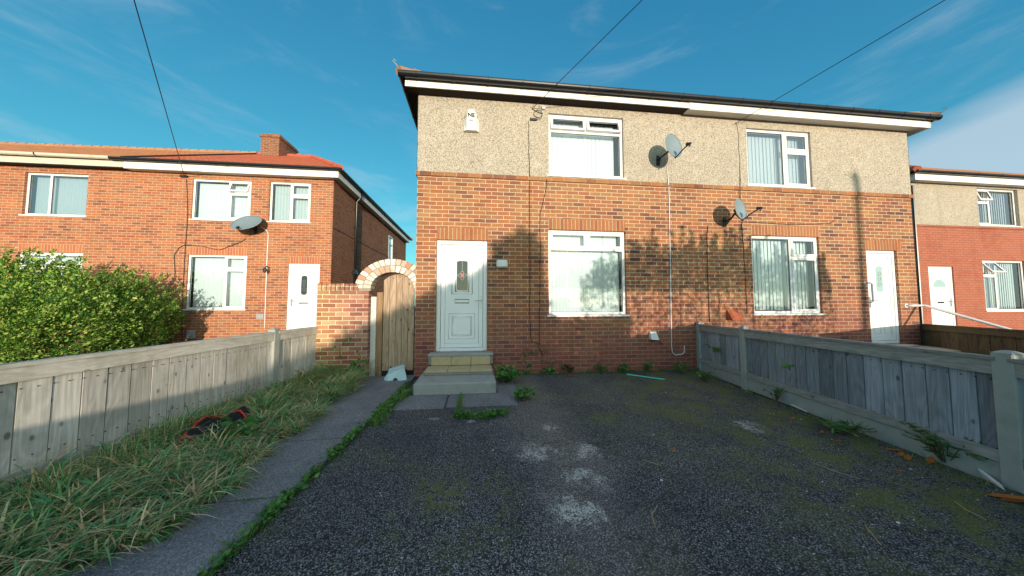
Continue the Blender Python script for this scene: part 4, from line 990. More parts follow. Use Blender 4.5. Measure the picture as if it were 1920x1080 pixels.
fence(q1, q2, [], 0, .86, 'timber_fence', 'dark brown timber fence beyond the white handrail', ('wood_brown', 'wood_brown_rail'), side=-1, gravel=False, prof=.2, zt2=.88)

# ================================================================ GROUND
m = MB(); m.face([(-400, -400, -.035), (400, -400, -.035), (400, 600, -.035), (-400, 600, -.035)]); struct(m.build('ground', 'earth'), 'dark earth ground reaching to the horizon', 'ground')
m = MB(); m.face([(-30, -7.5, -.015), (-3.2, -7.5, -.015), (-3.2, -2.0, -.015), (-2.8, .06, -.015), (-2.8, 4.1, -.015), (-30, 4.1, -.015)]); struct(m.build('lawn', 'lawn'), 'green lawn of the left garden', 'lawn')
jt = [G(770, 721), G(640, 846), G(520, 962), G(400, 1079)]; jd = (jt[-1]-jt[0]).normalized(); jn = jt[0]+jd*11
ve = [G(690, 700), G(560, 800), G(480, 865), G(392, 925), G(330, 990), G(130, 1090)]; vn = Vector((-2.0, -9.2, 0))
m = MB(); dr = [(jt[0].x-.01, .02), (jt[0].x, jt[0].y)]+[(p.x, p.y) for p in jt[1:]]+[(jn.x, -9.2), (6.6, -9.2), (p3.x, p3.y), (p2.x, p2.y), (p1.x, .02)]
m.face([(a, b, .0) for a, b in dr][::-1]); m.fix = True
struct(m.build('driveway', 'asphalt'), 'dark mossy tarmac driveway in front of the house', 'driveway')
# concrete path in slabs
m = MB()
def jx(y):   # right edge (joint) x at y
    pts = [(jt[0].x, .1)]+[(p.x, p.y) for p in jt]+[(jn.x, jn.y)]
    for (x0, y0), (x1, y1) in zip(pts, pts[1:]):
        if y1 <= y <= y0: return x0+(x1-x0)*(y-y0)/(y1-y0+1e-9)
    return pts[-1][0]
def vx(y):
    pts = [(-1.9, .3)]+[(p.x, p.y) for p in ve]+[(vn.x, vn.y)]
    for (x0, y0), (x1, y1) in zip(pts, pts[1:]):
        if y1 <= y <= y0: return x0+(x1-x0)*(y-y0)/(y1-y0+1e-9)-.25
    return pts[-1][0]-.25
cuts = [.06, -.62, -1.45, G(560, 831).y, G(450, 945).y, -5.2, -7, -9.1]
for a, b in zip(cuts, cuts[1:]):
    a2, b2 = a-.010, b+.010; sk = .06
    q = [(vx(b2), b2-sk*.3), (jx(b2)-.03, b2+sk*.3), (jx(a2)-.03, a2+sk*.3), (vx(a2), a2-sk*.3)]
    vs = [(x, y, .022) for x, y in q]+[(x, y, -.03) for x, y in q]
    m.mesh(vs, [(0, 1, 2, 3), (0, 4, 5, 1), (1, 5, 6, 2), (2, 6, 7, 3), (3, 7, 4, 0)])
m.fix = True; struct(m.build('path', 'path_concrete'), 'cracked grey concrete path beside the grass verge', 'path')
m = MB()
for (xa, xb, ya, yb) in ((jt[0].x+.03, -.40, -1.75, -1.175), (-.375, .52, -1.72, -1.18), (.30, .60, -1.17, -.5)):
    m.box(xa, xb, ya, yb, -.02, .012, bev=.004)
g1, g2 = G(712, 783), G(985, 772)
struct(m.build('paving', 'path_concrete'), 'pair of grey paving slabs at the foot of the steps', 'paving')
m = MB(); m.box(9.9, 13.0, -8, 2.2, -.03, -.005); m.box(5.3, 9.85, -8, -.05, -.03, -.004); struct(m.build('pavement', 'path_concrete'), 'concrete garden path of the right hand neighbours', 'path')
m = MB(); m.box(-60, 60, -14.5, -9.4, -.03, .0); struct(m.build('road', 'asphalt'), 'street behind the viewer', 'road')

# ================================================================ VEGETATION
def np_mesh(name, V, F, mat, parent=None):
    me = bpy.data.meshes.new(name); nv, nf = len(V), len(F); k = F.shape[1]
    if parent is not None: V = V-np.array(parent.location)
    me.vertices.add(nv); me.vertices.foreach_set('co', V.astype(np.float32).ravel())
    me.loops.add(nf*k); me.loops.foreach_set('vertex_index', F.astype(np.int32).ravel())
    me.polygons.add(nf); me.polygons.foreach_set('loop_start', np.arange(0, nf*k, k, dtype=np.int32)); me.polygons.foreach_set('loop_total', np.full(nf, k, dtype=np.int32))
    me.update(calc_edges=True); me.validate(); me.materials.append(MATS[mat])
    o = bpy.data.objects.new(name, me); COL.objects.link(o)
    if parent is not None: o.parent = parent
    return o
def leaves(C, N, size, ratio=.45, fold=.25):
    """C centres (n,3); N axis directions (n,3) leaf long axis; returns V,F : folded 2-quad leaf"""
    n = len(C); ax = N/np.linalg.norm(N, axis=1, keepdims=True)
    r = RNG.normal(size=(n, 3)); sd = np.cross(ax, r); sd /= np.linalg.norm(sd, axis=1, keepdims=True)+1e-9; nm = np.cross(ax, sd)
    s = size*RNG.uniform(.45, 1.5, (n, 1)); w_ = s*ratio
    V = np.stack([C, C+ax*s*.5+sd*w_*.5+nm*w_*fold, C+ax*s, C+ax*s*.5-sd*w_*.5+nm*w_*fold, C+ax*s*.45], 1).reshape(-1, 3)
    b = np.arange(n)[:, None]*5
    F = np.concatenate([b+np.array([[0, 4, 1]]), b+np.array([[1, 4, 2]]), b+np.array([[0, 3, 4]]), b+np.array([[4, 3, 2]])], 0)
    return V, F
def blades(base, L, lean, w0, seg=4, droop=1.0):
    """base (n,3), L (n,), lean (n,2) horizontal lean vector"""
    n = len(base); t = np.linspace(0, 1, seg+1)
    side = np.stack([-lean[:, 1], lean[:, 0], np.zeros(n)], 1); side /= np.linalg.norm(side, axis=1, keepdims=True)+1e-9
    tw = RNG.uniform(-.8, .8, (n, 1)); fw = np.stack([lean[:, 0], lean[:, 1], np.zeros(n)], 1); fw /= np.linalg.norm(fw, axis=1, keepdims=True)+1e-9
    side = side*np.cos(tw)+fw*np.sin(tw)
    mag = np.linalg.norm(lean, axis=1)
    rows = []
    for k in t:
        hx = mag*(k**1.7); hz = k-droop*mag*.62*k**2.4
        p = base+np.stack([fw[:, 0]*hx*L, fw[:, 1]*hx*L, np.maximum(hz*L, .008*0+.004*k)], 1)
        ww = (w0*(1-k**2.2)+.0004)[:, None] if np.ndim(w0) else w0*(1-k**2.2)+.0004
        rows.append(p-side*ww/2); rows.append(p+side*ww/2)
    V = np.stack(rows, 1).reshape(-1, 3); K = 2*(seg+1); b = np.arange(n)[:, None]*K
    F = np.concatenate([b+np.array([[2*i, 2*i+1, 2*i+3, 2*i+2]]) for i in range(seg)], 0)
    return V, F
def join(parts):
    Vs, Fs, o = [], [], 0
    for V, F in parts: Vs.append(V); Fs.append(F+o); o += len(V)
    return np.concatenate(Vs), np.concatenate(Fs)

# long verge grass
def verge():
    n = 21000; Y = np.concatenate([RNG.uniform(-4.6, -1.2, int(n*.7)), RNG.uniform(-1.4, .02, n-int(n*.7))]); n = len(Y)
    fx = np.array([FA.x+(FB.x-FA.x)*(FA.y-y)/(FA.y-FB.y) for y in Y]); rx_ = np.array([vx(y)+.25+.07*math.sin(y*5.3)+.05*math.sin(y*13.1+1) for y in Y])
    u = RNG.uniform(0, 1, n)**.85; X = fx+.03+(rx_-fx+.02)*u
    keep = (RNG.uniform(0, 1, n) < 1.0); X, Y, u = X[keep], Y[keep], u[keep]; n = len(X)
    # leave the dumped bag partly clear
    bag = cw(-2.78, 3.05); dd = np.hypot((X-bag.x)/.2, (Y-bag.y)/.33); k2 = (dd > 1) | (RNG.uniform(0, 1, n) < .15); X, Y, u = X[k2], Y[k2], u[k2]; n = len(X)
    clump = np.sin(X*9+3*np.sin(Y*4))*np.sin(Y*7+1.3)*.5+.5
    L = RNG.uniform(.14, .36, n)*(.6+.75*clump)*(1.0-.15*u)*(1+.45*np.clip((Y+1.2)/1.2, 0, 1))
    ang = np.where(RNG.uniform(0, 1, n) < .6, RNG.normal(-.35, .9, n), RNG.uniform(-math.pi, math.pi, n))+1.1*np.sin(X*6+Y*5)*np.cos(X*3-Y*8)
    mag = RNG.uniform(.45, 1.15, n); lean = np.stack([np.cos(ang)*mag, np.sin(ang)*mag], 1)
    base = np.stack([X, Y, np.full(n, -.01)], 1)
    return base, L, lean, RNG.uniform(.006, .017, n)
b_, L_, l_, w_ = verge()
V, F = blades(b_, L_, l_, w_, 5)
tag(np_mesh('verge_grass', V, F, 'blade_mix'), 'long green and straw coloured grass flopping over the path edge', 'grass', kind='stuff')
foliage('blade_straw', [(0, (.22, .14, .07)), (.5, (.48, .34, .18)), (1, (.72, .58, .38))], .1)
k_ = RNG.choice(len(b_), 3000, replace=False); a_ = RNG.uniform(-3.14, 3.14, 3000); mg_ = RNG.uniform(1.1, 1.6, 3000); bb_ = b_[k_].copy(); bb_[:, 2] = RNG.uniform(0, .06, 3000)
V, F = blades(bb_, RNG.uniform(.08, .24, 3000), np.stack([np.cos(a_)*mg_, np.sin(a_)*mg_], 1), RNG.uniform(.004, .010, 3000), 4, .7)
tag(np_mesh('dead_grass', V, F, 'blade_straw'), 'dead straw thatch matted under the green verge grass', 'dead grass', kind='stuff')
# extra strips of grass
def line_grass(name, path, n, spread, Lr, label, mat='blade_green', mag=(.2, .9), gaps=.35, zb=0.0, w0=(.003, .006), bushy=0):
    P_ = [Vector(p) for p in path]; segs = [(a, b, (b-a).length) for a, b in zip(P_, P_[1:])]; T = sum(s[2] for s in segs)
    C = []
    ph = random.uniform(0, 9)
    while len(C) < n:
        d = random.uniform(0, T); dens = .5+.5*math.sin(d*5.1+ph)*math.sin(d*11.7+ph*2)
        if dens < gaps*random.random()*1.6: continue
        q = d
        for a, b, l in segs:
            if q <= l: p = a.lerp(b, q/l); break
            q -= l
        C.append((p.x+random.gauss(0, spread), p.y+random.gauss(0, spread), zb))
    C = np.array(C); n = len(C); a = RNG.uniform(-math.pi, math.pi, n); mg = RNG.uniform(*mag, n)
    V, F = blades(C, RNG.uniform(*Lr, n), np.stack([np.cos(a)*mg, np.sin(a)*mg], 1), RNG.uniform(*w0, n), 3)
    parts = [(V, F)]
    if bushy:
        k = int(n*bushy); idx = RNG.integers(0, n, k); Cc = C[idx]+RNG.normal(0, .012, (k, 3)); Cc[:, 2] = np.abs(Cc[:, 2])+RNG.uniform(.0, .04, k)
        aa = RNG.uniform(-math.pi, math.pi, k); Nn = np.stack([np.cos(aa), np.sin(aa), RNG.uniform(.05, .7, k)], 1)
        V2, F2 = leaves(Cc, Nn, .034, .6); F2 = np.concatenate([F2, F2[:, -1:]], 1)
        V3, F3 = V, F
        o2 = np_mesh('low_weeds', V2, F2[:, :3], 'leaf_weed'); tag(o2, 'small leafy weeds '+label, 'weeds', kind='stuff')
    return tag(np_mesh(name, V, F, mat), label, 'grass', kind='stuff')
jp = [jt[0]+Vector((-.02, .0, .0)), jt[1], jt[2], jt[3], jt[3]+jd*.6]
line_grass('joint_grass', [p+Vector((-.015, 0, .0)) for p in jp], 2600, .013, (.02, .06), 'in the joint between path and driveway', gaps=.75, bushy=.5)
line_grass('joint_grass', [G(770, 738), G(745, 752), G(700, 800)], 1300, .035, (.04, .12), 'tufts left of the front steps', mag=(.2, .8), bushy=.15)
line_grass('joint_grass', [G(864, 742), G(858, 780)], 500, .015, (.03, .10), 'thin strip between the two paving slabs')
line_grass('joint_grass', [G(855, 782), G(900, 785), G(948, 776)], 900, .025, (.03, .07), 'along the front edge of the right paving slab', bushy=.9)
line_grass('joint_grass', [G(450, 948), G(510, 940)], 200, .012, (.02, .05), 'tuft in the crack across the path')
line_grass('joint_grass', [G(480, 748), G(400, 790), G(230, 880), G(60, 970)], 1500, .05, (.10, .35), 'upright grass against the foot of the left fence', mat='blade_mix', mag=(.1, .5))
# lawn strip behind left fence
n = 9000; X = RNG.uniform(-9.5, -3.4, n); Y = RNG.uniform(-1.5, 3.8, n); a = RNG.uniform(-3.14, 3.14, n)
V, F = blades(np.stack([X, Y, np.full(n, -.01)], 1), RNG.uniform(.06, .16, n), np.stack([np.cos(a), np.sin(a)], 1)*.4, RNG.uniform(.008, .014, n), 2)
tag(np_mesh('lawn_grass', V, F, 'blade_green'), 'short bright lawn grass behind the left fence', 'grass', kind='stuff')

def weed(name, loc, r, h, n, label, mat='leaf_weed', size=.05, stems=8, cat='weed', droop=.3, ratio=.55, group=None):
    loc = Vector(loc); t = thing(name, loc, label, cat, group); m = MB(); C = []; N = []
    for i in range(stems):
        a = random.uniform(0, 6.283); rr = r*random.uniform(.3, 1); top = loc+Vector((math.cos(a)*rr, math.sin(a)*rr, h*random.uniform(.5, 1)))
        mid = loc.lerp(top, .5)+Vector((0, 0, h*.2)); m.tube([loc+Vector((math.cos(a)*.01, math.sin(a)*.01, -.01)), mid, top], [.004, .003, .0015], 5)
        for k in range(max(1, n//stems)):
            u = random.uniform(.2, 1.02); p = loc.lerp(mid, u*2) if u < .5 else mid.lerp(top, (u-.5)*2)
            C.append(p+Vector((random.gauss(0, .012), random.gauss(0, .012), random.gauss(0, .01)))); b = random.uniform(0, 6.283); N.append((math.cos(b), math.sin(b), random.uniform(-droop, .6)))
    m.build('stem', 'stem_brown', t)
    V, F = leaves(np.array([tuple(c) for c in C]), np.array(N), size, ratio); V[:, 2] = np.maximum(V[:, 2], .004)
    np_mesh('foliage', V, F, mat, t); return t
weed('weed_plant', G(952, 718), .30, .24, 560, 'leafy green weed clump against the right side of the front steps', size=.07, stems=26)
weed('weed_plant', G(976, 748), .22, .14, 300, 'lower weed clump in front of the steps beside the right slab', size=.05, stems=12)
weed('weed_plant', G(1455, 752), .12, .20, 110, 'feathery weed at the foot of the right fence nearest the house', size=.045, stems=10, ratio=.25)
weed('weed_plant', G(1575, 812), .25, .12, 130, 'flat grassy weed under the middle of the right fence', size=.09, stems=14, ratio=.16)
weed('weed_plant', G(1775, 868), .24, .27, 260, 'bushy half withered weed beside the big right hand post', size=.05, stems=18, ratio=.35)
weed('weed_plant', G(1360, 700), .2, .12, 70, 'bramble sprig at the corner of house and right fence', size=.07, stems=6)
for i, (px, py, s, lb) in enumerate(((1020, 690, .10, 'ivy sprig just right of the steps weeds'), (1060, 695, .12, 'reddish ivy sprig on the wall foot above the red scrap'), (1125, 698, .13, 'ivy clump at the wall foot left of the teal stick'), (1170, 700, .13, 'ivy clump at the wall foot behind the teal stick'), (1215, 697, .15, 'ivy clump at the wall foot below the white cover'), (1280, 702, .16, 'ivy clump at the wall foot below the cable hook'), (1320, 715, .12, 'ivy trailing onto the driveway by the first right post'))):
    g = G(px, py); g.y = min(g.y, -.06); weed('ivy_plant', g, s*1.2, s*1.5, 70, lb, mat='leaf_red' if i == 1 else 'leaf_weed', size=.05, stems=7, ratio=.75, cat='ivy')
line_grass('wall_foot_weeds', [(.4, -.05, 0), (1.2, -.05, 0), (4.4, -.06, 0)], 700, .03, (.03, .09), 'weeds fringing the foot of the house wall', bushy=.6)
line_grass('fence_foot_weeds', [p1+Vector((-.08, -.1, 0)), p2+Vector((-.07, 0, 0)), p3+Vector((-.08, 0, 0))], 260, .03, (.03, .09), 'weeds fringing the foot of the right fence', mat='blade_green', gaps=.95, mag=(.3, 1.))
def ivy_on(pts, n, label, size=.05, r=.06):
    t = thing('creeper', pts[0], label, 'creeper'); m = MB(); m.tube(pts, .004, 5); m.build('stem', 'stem_brown', t); C = []; N = []
    for i in range(n):
        k = random.randrange(len(pts)-1); p = Vector(pts[k]).lerp(Vector(pts[k+1]), random.random()); C.append((p.x+random.gauss(0, r), p.y-.01, p.z+random.gauss(0, r))); N.append((random.gauss(0, 1), -.35, random.gauss(0, .8)))
    V, F = leaves(np.array(C), np.array(N), size, .7); np_mesh('foliage', V, F, 'leaf_weed', t)
ivy_on([P(980, 668, -.03), P(990, 660, -.03), P(1010, 658, -.03), P(1030, 659, -.03)], 26, 'small creeper on the wall by the end of the black cables', .045, .04)
ivy_on([P(985, 690, -.04), P(1000, 680, -.03), P(1060, 682, -.03)], 30, 'small creeper low on the wall right of the steps', .05, .05)
ivy_on([P(640, 675, -.03), P(636, 650, -.03), P(650, 635, -.04), P(660, 634, -.05)], 14, 'thin bramble stem on the arch wall pier', .05, .03)
ivy_on([P(660, 690, -.15), P(670, 680, -.12), P(685, 676, -.1)], 30, 'bramble leaves at the foot of the arch wall pier', .08, .08)
# bramble leaves in verge corner
for (px, py, lb) in ((100, 875, 'broad leaved bramble at the fence foot on the far left'), (160, 850, 'bramble leaves against the left fence near the leftmost boards'), (450, 835, 'round dock leaves at the path edge of the verge')):
    weed('bramble', G(px, py), .16, .22, 40, lb, size=.10, stems=6, ratio=.8, cat='bramble')
weed('dandelion', G(300, 1010), .08, .03, 26, 'flat dandelion rosette growing on the path', size=.09, stems=6, ratio=.3, cat='weed')
g = P(940, 660, 0)
# sprig on right fence boards
fd = (p3-p2).normalized(); q = p2+fd*1.0
t_ = weed('fence_sprig', q+Vector((-.05, 0, .48)), .07, .06, 9, 'little green sprig poking through the right fence boards', size=.07, stems=3, ratio=.6, cat='sprig')
t_ = weed('fence_sprig', p1.lerp(p2, .5)+Vector((-.05, 0, .45)), .12, .08, 16, 'green bramble sprig on the short fence panel next to the house', size=.08, stems=4, ratio=.6, cat='sprig')

# big privet hedge
def hedge(name, blobs, nleaf, label, size=.045, mat='leaf_hedge', shoots=0, shoot_len=(.3, .7), lean=(.35, -.1), cat='hedge', group=None, stems=30, zmin=0, shoot_r=.035):
    base = Vector((sum(b[0] for b in blobs)/len(blobs), sum(b[1] for b in blobs)/len(blobs), 0))
    t = thing(name, base, label, cat, group); wts = np.array([b[3]*b[4]*b[5] for b in blobs])**.67; wts /= wts.sum()
    C = []; N = []
    cnt = RNG.multinomial(nleaf, wts)
    lumps = [RNG.normal(0, 1, (26, 3)) for b in blobs]
    for b, k, lp in zip(blobs, cnt, lumps):
        d = RNG.normal(0, 1, (k, 3)); d /= np.linalg.norm(d, axis=1, keepdims=True)
        lp = lp/np.linalg.norm(lp, axis=1, keepdims=True); clos = (d @ lp.T).max(1)
        rad = (.60+.48*(clos-.7)/.3)*(1-.22*RNG.uniform(0, 1, k)**2.2)
        c = np.array(b[:3])+d*rad[:, None]*np.array(b[3:6]); C.append(c); N.append(d*np.array([1, 1, .8])+np.array([lean[0], lean[1], .8])+RNG.normal(0, .5, (k, 3)))
    for i in range(shoots):
        b = blobs[RNG.choice(len(blobs), p=wts)]; d = RNG.normal(0, 1, 3); d[2] = abs(d[2])+.5; d[1] = -abs(d[1])*.7 if random.random() < .7 else d[1]; d /= np.linalg.norm(d)
        p = np.array(b[:3])+d*np.array(b[3:6])*.9; dr_ = d*.5+np.array([lean[0], lean[1], 1.0])+RNG.normal(0, .15, 3); dr_ /= np.linalg.norm(dr_)
        L = random.uniform(*shoot_len); kk = int(L/.012); u = RNG.uniform(0, 1, kk)
        c = p+dr_*(u*L)[:, None]+RNG.normal(0, shoot_r, (kk, 3))*(1-u*.6)[:, None]; C.append(c); N.append(dr_+RNG.normal(0, .7, (kk, 3)))
    C = np.concatenate(C); N = np.concatenate(N); ok = C[:, 2] > zmin; C, N = C[ok], N[ok]
    V, F = leaves(C, N, size, .5); np_mesh('foliage', V, F, mat, t)
    m = MB()
    for i in range(stems):
        b = random.choice(blobs); x, y = b[0]+random.gauss(0, b[3]*.35), b[1]+random.gauss(0, b[4]*.35); tx, ty = b[0]+random.gauss(0, b[3]*.45), b[1]+random.gauss(0, b[4]*.4)
        m.tube([(x, y, -.02), ((x+tx)/2+.05, (y+ty)/2, b[2]*.6), (tx, ty, b[2]+b[5]*.6)], [.022, .014, .005], 5)
    m.build('stems', 'stem_brown', t); return t
bl = []
for (px, zc, zz, rx_, ry_, rz_) in ((-60, 6.6, 1.15, 1.2, .9, 1.15), (40, 6.9, 1.25, 1.1, .9, 1.15), (120, 7.2, 1.15, 1.0, .9, 1.05), (200, 7.6, 1.0, .95, .9, .98), (255, 7.9, .95, .8, .8, .85), (60, 5.9, .8, 1.1, .7, .85), (150, 6.4, .75, .9, .7, .8), (230, 7.2, .65, .75, .65, .65), (-40, 5.6, .7, 1.0, .7, .8)):
    xc = (px-960)/f*zc; q = cw(xc, zc); bl.append((q.x, q.y, zz*.92, rx_, ry_, rz_*.80))
hedge('privet_hedge', bl, 44000, 'large sunlit privet hedge leaning over the left garden fence', size=.062, shoots=420, shoot_len=(.3, .8), lean=(.9, 0), stems=40)

# ---- things behind the viewer whose shadows fall into the picture
def cast(px, py, Yc):
    p = P(px, py, 0); t = -Yc/SUN.y*-1; t = Yc/SUN.y; return Vector((p.x+SUN.x*t, Yc, p.z+SUN.z*t))
def slab_hedge(name, pts, Yc, thick, label, n, size=.06, shoots=0, gapz=None, slen=(.15, .5)):
    """pts: list of (X, Ztop) polyline; leaves fill below it"""
    xs = np.array([p[0] for p in pts]); zs = np.array([p[1] for p in pts]); t = thing(name, (float(xs.mean()), Yc, 0), label, 'hedge')
    X = RNG.uniform(xs[0], xs[-1], n); top = np.interp(X, xs, zs); u = RNG.uniform(0, 1, n); Z = top*(u**.85)+RNG.normal(0, .04, n)
    if gapz is not None:
        keep = (Z > gapz[0]) | (RNG.uniform(0, 1, n) < gapz[1]); X, Z = X[keep], Z[keep]
    Y = Yc+RNG.uniform(-thick/2, thick/2, len(X)); C = [np.stack([X, Y, Z], 1)]
    for i in range(shoots):
        x = random.uniform(xs[0], xs[-1]); L = random.uniform(*slen); z = float(np.interp(x, xs, zs)); k = int(L/.006); uu = RNG.uniform(0, 1, k); lx = random.uniform(-.15, .15)
        C.append(np.stack([x+lx*uu*L+RNG.normal(0, .028, k)*(1.1-uu), Yc+RNG.normal(0, .05, k), z-.05+uu*L], 1))
    C = np.concatenate(C); C = C[C[:, 2] > 0]; V, F = leaves(C, RNG.normal(0, 1, (len(C), 3))+np.array([0, 0, .8]), size, .6); np_mesh('foliage', V, F, 'leaf_dark', t)
    m = MB()
    for i in range(int((xs[-1]-xs[0])*4)):
        x = random.uniform(xs[0], xs[-1]); m.tube([(x, Yc, 0), (x+random.uniform(-.1, .1), Yc, float(np.interp(x, xs, zs))*.9)], [.02, .006], 5)
    m.build('stems', 'stem_brown', t)
def prof(pl, Yc): return [(cast(a, b, Yc).x, cast(a, b, Yc).z) for a, b in pl]
slab_hedge('street_hedge', prof([(1096, 600), (1110, 545), (1128, 505), (1150, 492), (1200, 478), (1260, 470), (1320, 468), (1400, 470), (1440, 490), (1500, 500), (1548, 520), (1566, 580)], -7.6), -7.6, .6, 'tall spiky privet hedge behind the viewer on the right', 38000, size=.07, shoots=60, gapz=(2.0, .20), slen=(.15, .55))
slab_hedge('street_hedge', prof([(1015, 590), (1060, 602), (1120, 600), (1180, 590)], -7.9), -7.9, .5, 'low privet hedge behind the viewer in the middle', 9000, size=.07)
slab_hedge('shadow_shrubs', prof([(560, 690), (640, 645), (700, 615), (760, 585), (818, 552), (880, 528), (918, 505), (935, 460), (975, 440), (1005, 452), (1018, 520), (1030, 600)], -16), -16, 1.0, 'unseen sloping shrubs added across the street to cast a shadow', 24000, size=.14)  # added out of view, outline shaped to cast the soft shadow around the door
m = MB(); m.box(-30, 30, -9.35, -9.12, 0, .80); tag(m.build('front_wall', 'brick_main'), 'low brick garden wall behind the viewer', 'wall')
lp = cast(1605, 334, -20); lt = thing('street_lamp', (lp.x, lp.y, 0), 'grey street lamp across the road behind the viewer', 'street lamp')
m = MB(); m.tube([(lp.x, lp.y, 0), (lp.x, lp.y, 1.2), (lp.x, lp.y, lp.z)], [.12, .10, .075], 12); m.build('pole', 'lamp_metal', lt)
m = MB(); m.tube([(lp.x, lp.y-.1, lp.z-.1), (lp.x, lp.y-.25, lp.z+.05), (lp.x, lp.y-.7, lp.z+.08)], [.06, .1, .05], 10); m.build('lamp_head', 'lamp_metal', lt)
# telephone poles and wires
def antip(px, py, k): r = ray(px, py); return Vector((-r.x*k, -r.y*k-D, H-r.z*k))
T1 = antip(361, 831, 14.6); T2 = antip(489, 831, 21.5)
for T, lb in ((T1, 'wooden telephone pole nearest behind the viewer'), (T2, 'taller wooden telephone pole farther behind the viewer')):
    m = MB(); m.tube([(T.x, T.y, 0), (T.x, T.y, T.z+.3)], [.14, .09], 10); tag(m.build('telephone_pole', 'pole_wood'), lb, 'telephone pole')
def wire(A, B, label, r=.006, sag=.0):
    A, B = Vector(A), Vector(B); m = MB(); m.tube([A.lerp(B, i/20)-Vector((0, 0, sag*4*(i/20)*(1-i/20))) for i in range(21)], r, 5); tag(m.build('telephone_wire', 'cable_black'), label, 'wire')
wire(P(346, 331, YL-.05), T2, 'thin overhead wire rising from the left house to the top left sky', .008)
wire(P(998, 203, -.03), T1, 'thin overhead wire rising from under the middle eaves')
wire(P(1378, 232, -.03), T1, 'thin overhead wire rising from the right half eaves to the top right sky')

# ================================================================ SMALL LITTER
bag = cw(-2.78, 3.05); t_ = thing('shopping_bag', (bag.x, bag.y, .1), 'crumpled black bag with red trim lying in the long grass', 'bag')
m = MB(); n = 9; vs = []
gx = []
for i in range(n):
    for j in range(n):
        u, v = i/(n-1)-.5, j/(n-1)-.5
        z = .16-.10*abs(u)+.05*math.sin(u*9+v*5)+.03*math.cos(v*13)-(.08 if abs(v) > .4 else 0); gx.append((bag.x+u*.34+.02*math.sin(v*12), bag.y+v*.66, z))
m.mesh(gx, [(i*n+j, (i+1)*n+j, (i+1)*n+j+1, i*n+j+1) for i in range(n-1) for j in range(n-1)]); m.build('cloth', 'black_fabric', t_, smooth=True)
m = MB(); e = [Vector(gx[i*n+0])+Vector((0, 0, .01)) for i in range(n)]; m.tube(e, .009, 6)
e = [Vector(gx[j])+Vector((0, 0, .015)) for j in range(n)]; m.tube(e, .009, 6); e = [Vector(gx[i*n+5])+Vector((0, 0, .02)) for i in range(2, 8)]; m.tube(e, .009, 6); m.build('trim', 'red_plastic', t_)
# pale blue plastic box by the gate
g = G(752, 703); g.y = -.17; t_ = thing('plastic_container', (g.x, g.y, 0), 'pale blue crumpled plastic container lying against the wooden gate', 'container')
m = MB(); M = Matrix.Translation((g.x+.02, g.y-.02, .0)) @ Matrix.Rotation(.35, 4, 'Z') @ Matrix.Rotation(-.12, 4, 'Y')
vs = [(-.16, -.1, .0), (.15, -.12, .0), (.16, .1, .0), (-.15, .1, .0), (-.11, -.07, .19), (.13, -.1, .235), (.14, .07, .23), (-.1, .07, .2), (-.2, -.02, .07)]
m.mesh([M @ Vector(v) for v in vs], [(0, 1, 5, 4), (1, 2, 6, 5), (2, 3, 7, 6), (3, 8, 4, 7), (0, 4, 8), (4, 5, 6, 7), (0, 8, 3)]); m.fix = True; m.build('body', 'box_blue', t_)
m = MB(); m.tube([M @ Vector((-.03, -.112, .03)), M @ Vector((-.03, -.10, .03))], .035, 10); m.build('opening', 'dark_plastic', t_)
m = MB(); m.tube([M @ Vector(v) for v in ((-.13, -.09, .17), (-.02, -.115, .21), (.14, -.12, .225))], .01, 6); m.tube([M @ Vector(v) for v in ((-.19, -.1, .01), (-.02, -.15, .012), (.14, -.16, .015))], .012, 6); m.build('rim', 'box_blue', t_)
g = G(1070, 706); t_ = thing('red_scrap', (g.x, g.y, 0), 'crumpled bright red plastic scrap at the foot of the wall', 'litter'); m = MB()
for i in range(5):
    a = random.uniform(0, 6.28); c = g+Vector((random.uniform(-.08, .08), random.uniform(-.03, .03), .012)); m.face([c+Vector((math.cos(a+k)*.05, math.sin(a+k)*.03, random.uniform(0, .03))) for k in (0, 2, 4)])
m.build('plastic', 'red_plastic', t_)
A, B = G(1175, 705), G(1246, 713); m = MB(); m.tube([(A.x, A.y, .03), (B.x, B.y, .012)], .011, 8); tag(m.build('stick', 'teal_plastic'), 'teal plastic stick lying on the tarmac by the wall', 'stick')
A, B = G(1848, 897), G(1893, 922); m = MB(); m.mesh([(A.x-.02, A.y, .006), (B.x-.03, B.y, .006), (B.x+.0, B.y+.03, .03), (A.x+.03, A.y+.05, .06), (A.x-.02, A.y+.02, .05)], [(0, 1, 2, 3, 4)]); tag(m.build('white_shard', 'box_white'), 'white plastic shard at the foot of the big right post', 'litter')
A, B = G(1484, 760), G(1513, 773); m = MB(); m.box(0, (B-A).length, -.012, .012, .003, .012, Matrix.Translation(A) @ Matrix.Rotation(math.atan2((B-A).y, (B-A).x), 4, 'Z'), bev=.002); tag(m.build('white_strip', 'box_white'), 'thin white strip lying by the right fence gravel board', 'litter')
def leaf_obj(g, size, mat, group, label, rot):
    m = MB(); pts = [(-.5, 0, .0), (-.2, -.17, .05), (.2, -.16, .08), (.5, 0, .12), (.2, .16, .06), (-.2, .17, .03)]; M = Matrix.Translation((g.x, g.y, g.z+.004)) @ Matrix.Rotation(rot, 4, 'Z') @ Matrix.Scale(size, 4)
    q = [M @ Vector(p) for p in pts]; mid = [M @ Vector((-.2, 0, -.0)), M @ Vector((.2, 0, .02))]
    m.mesh(q+mid, [(0, 1, 6), (1, 2, 7, 6), (2, 3, 7), (3, 4, 7), (4, 5, 6, 7), (5, 0, 6)]); tag(m.build('fallen_leaf', mat), label, 'leaf', group)
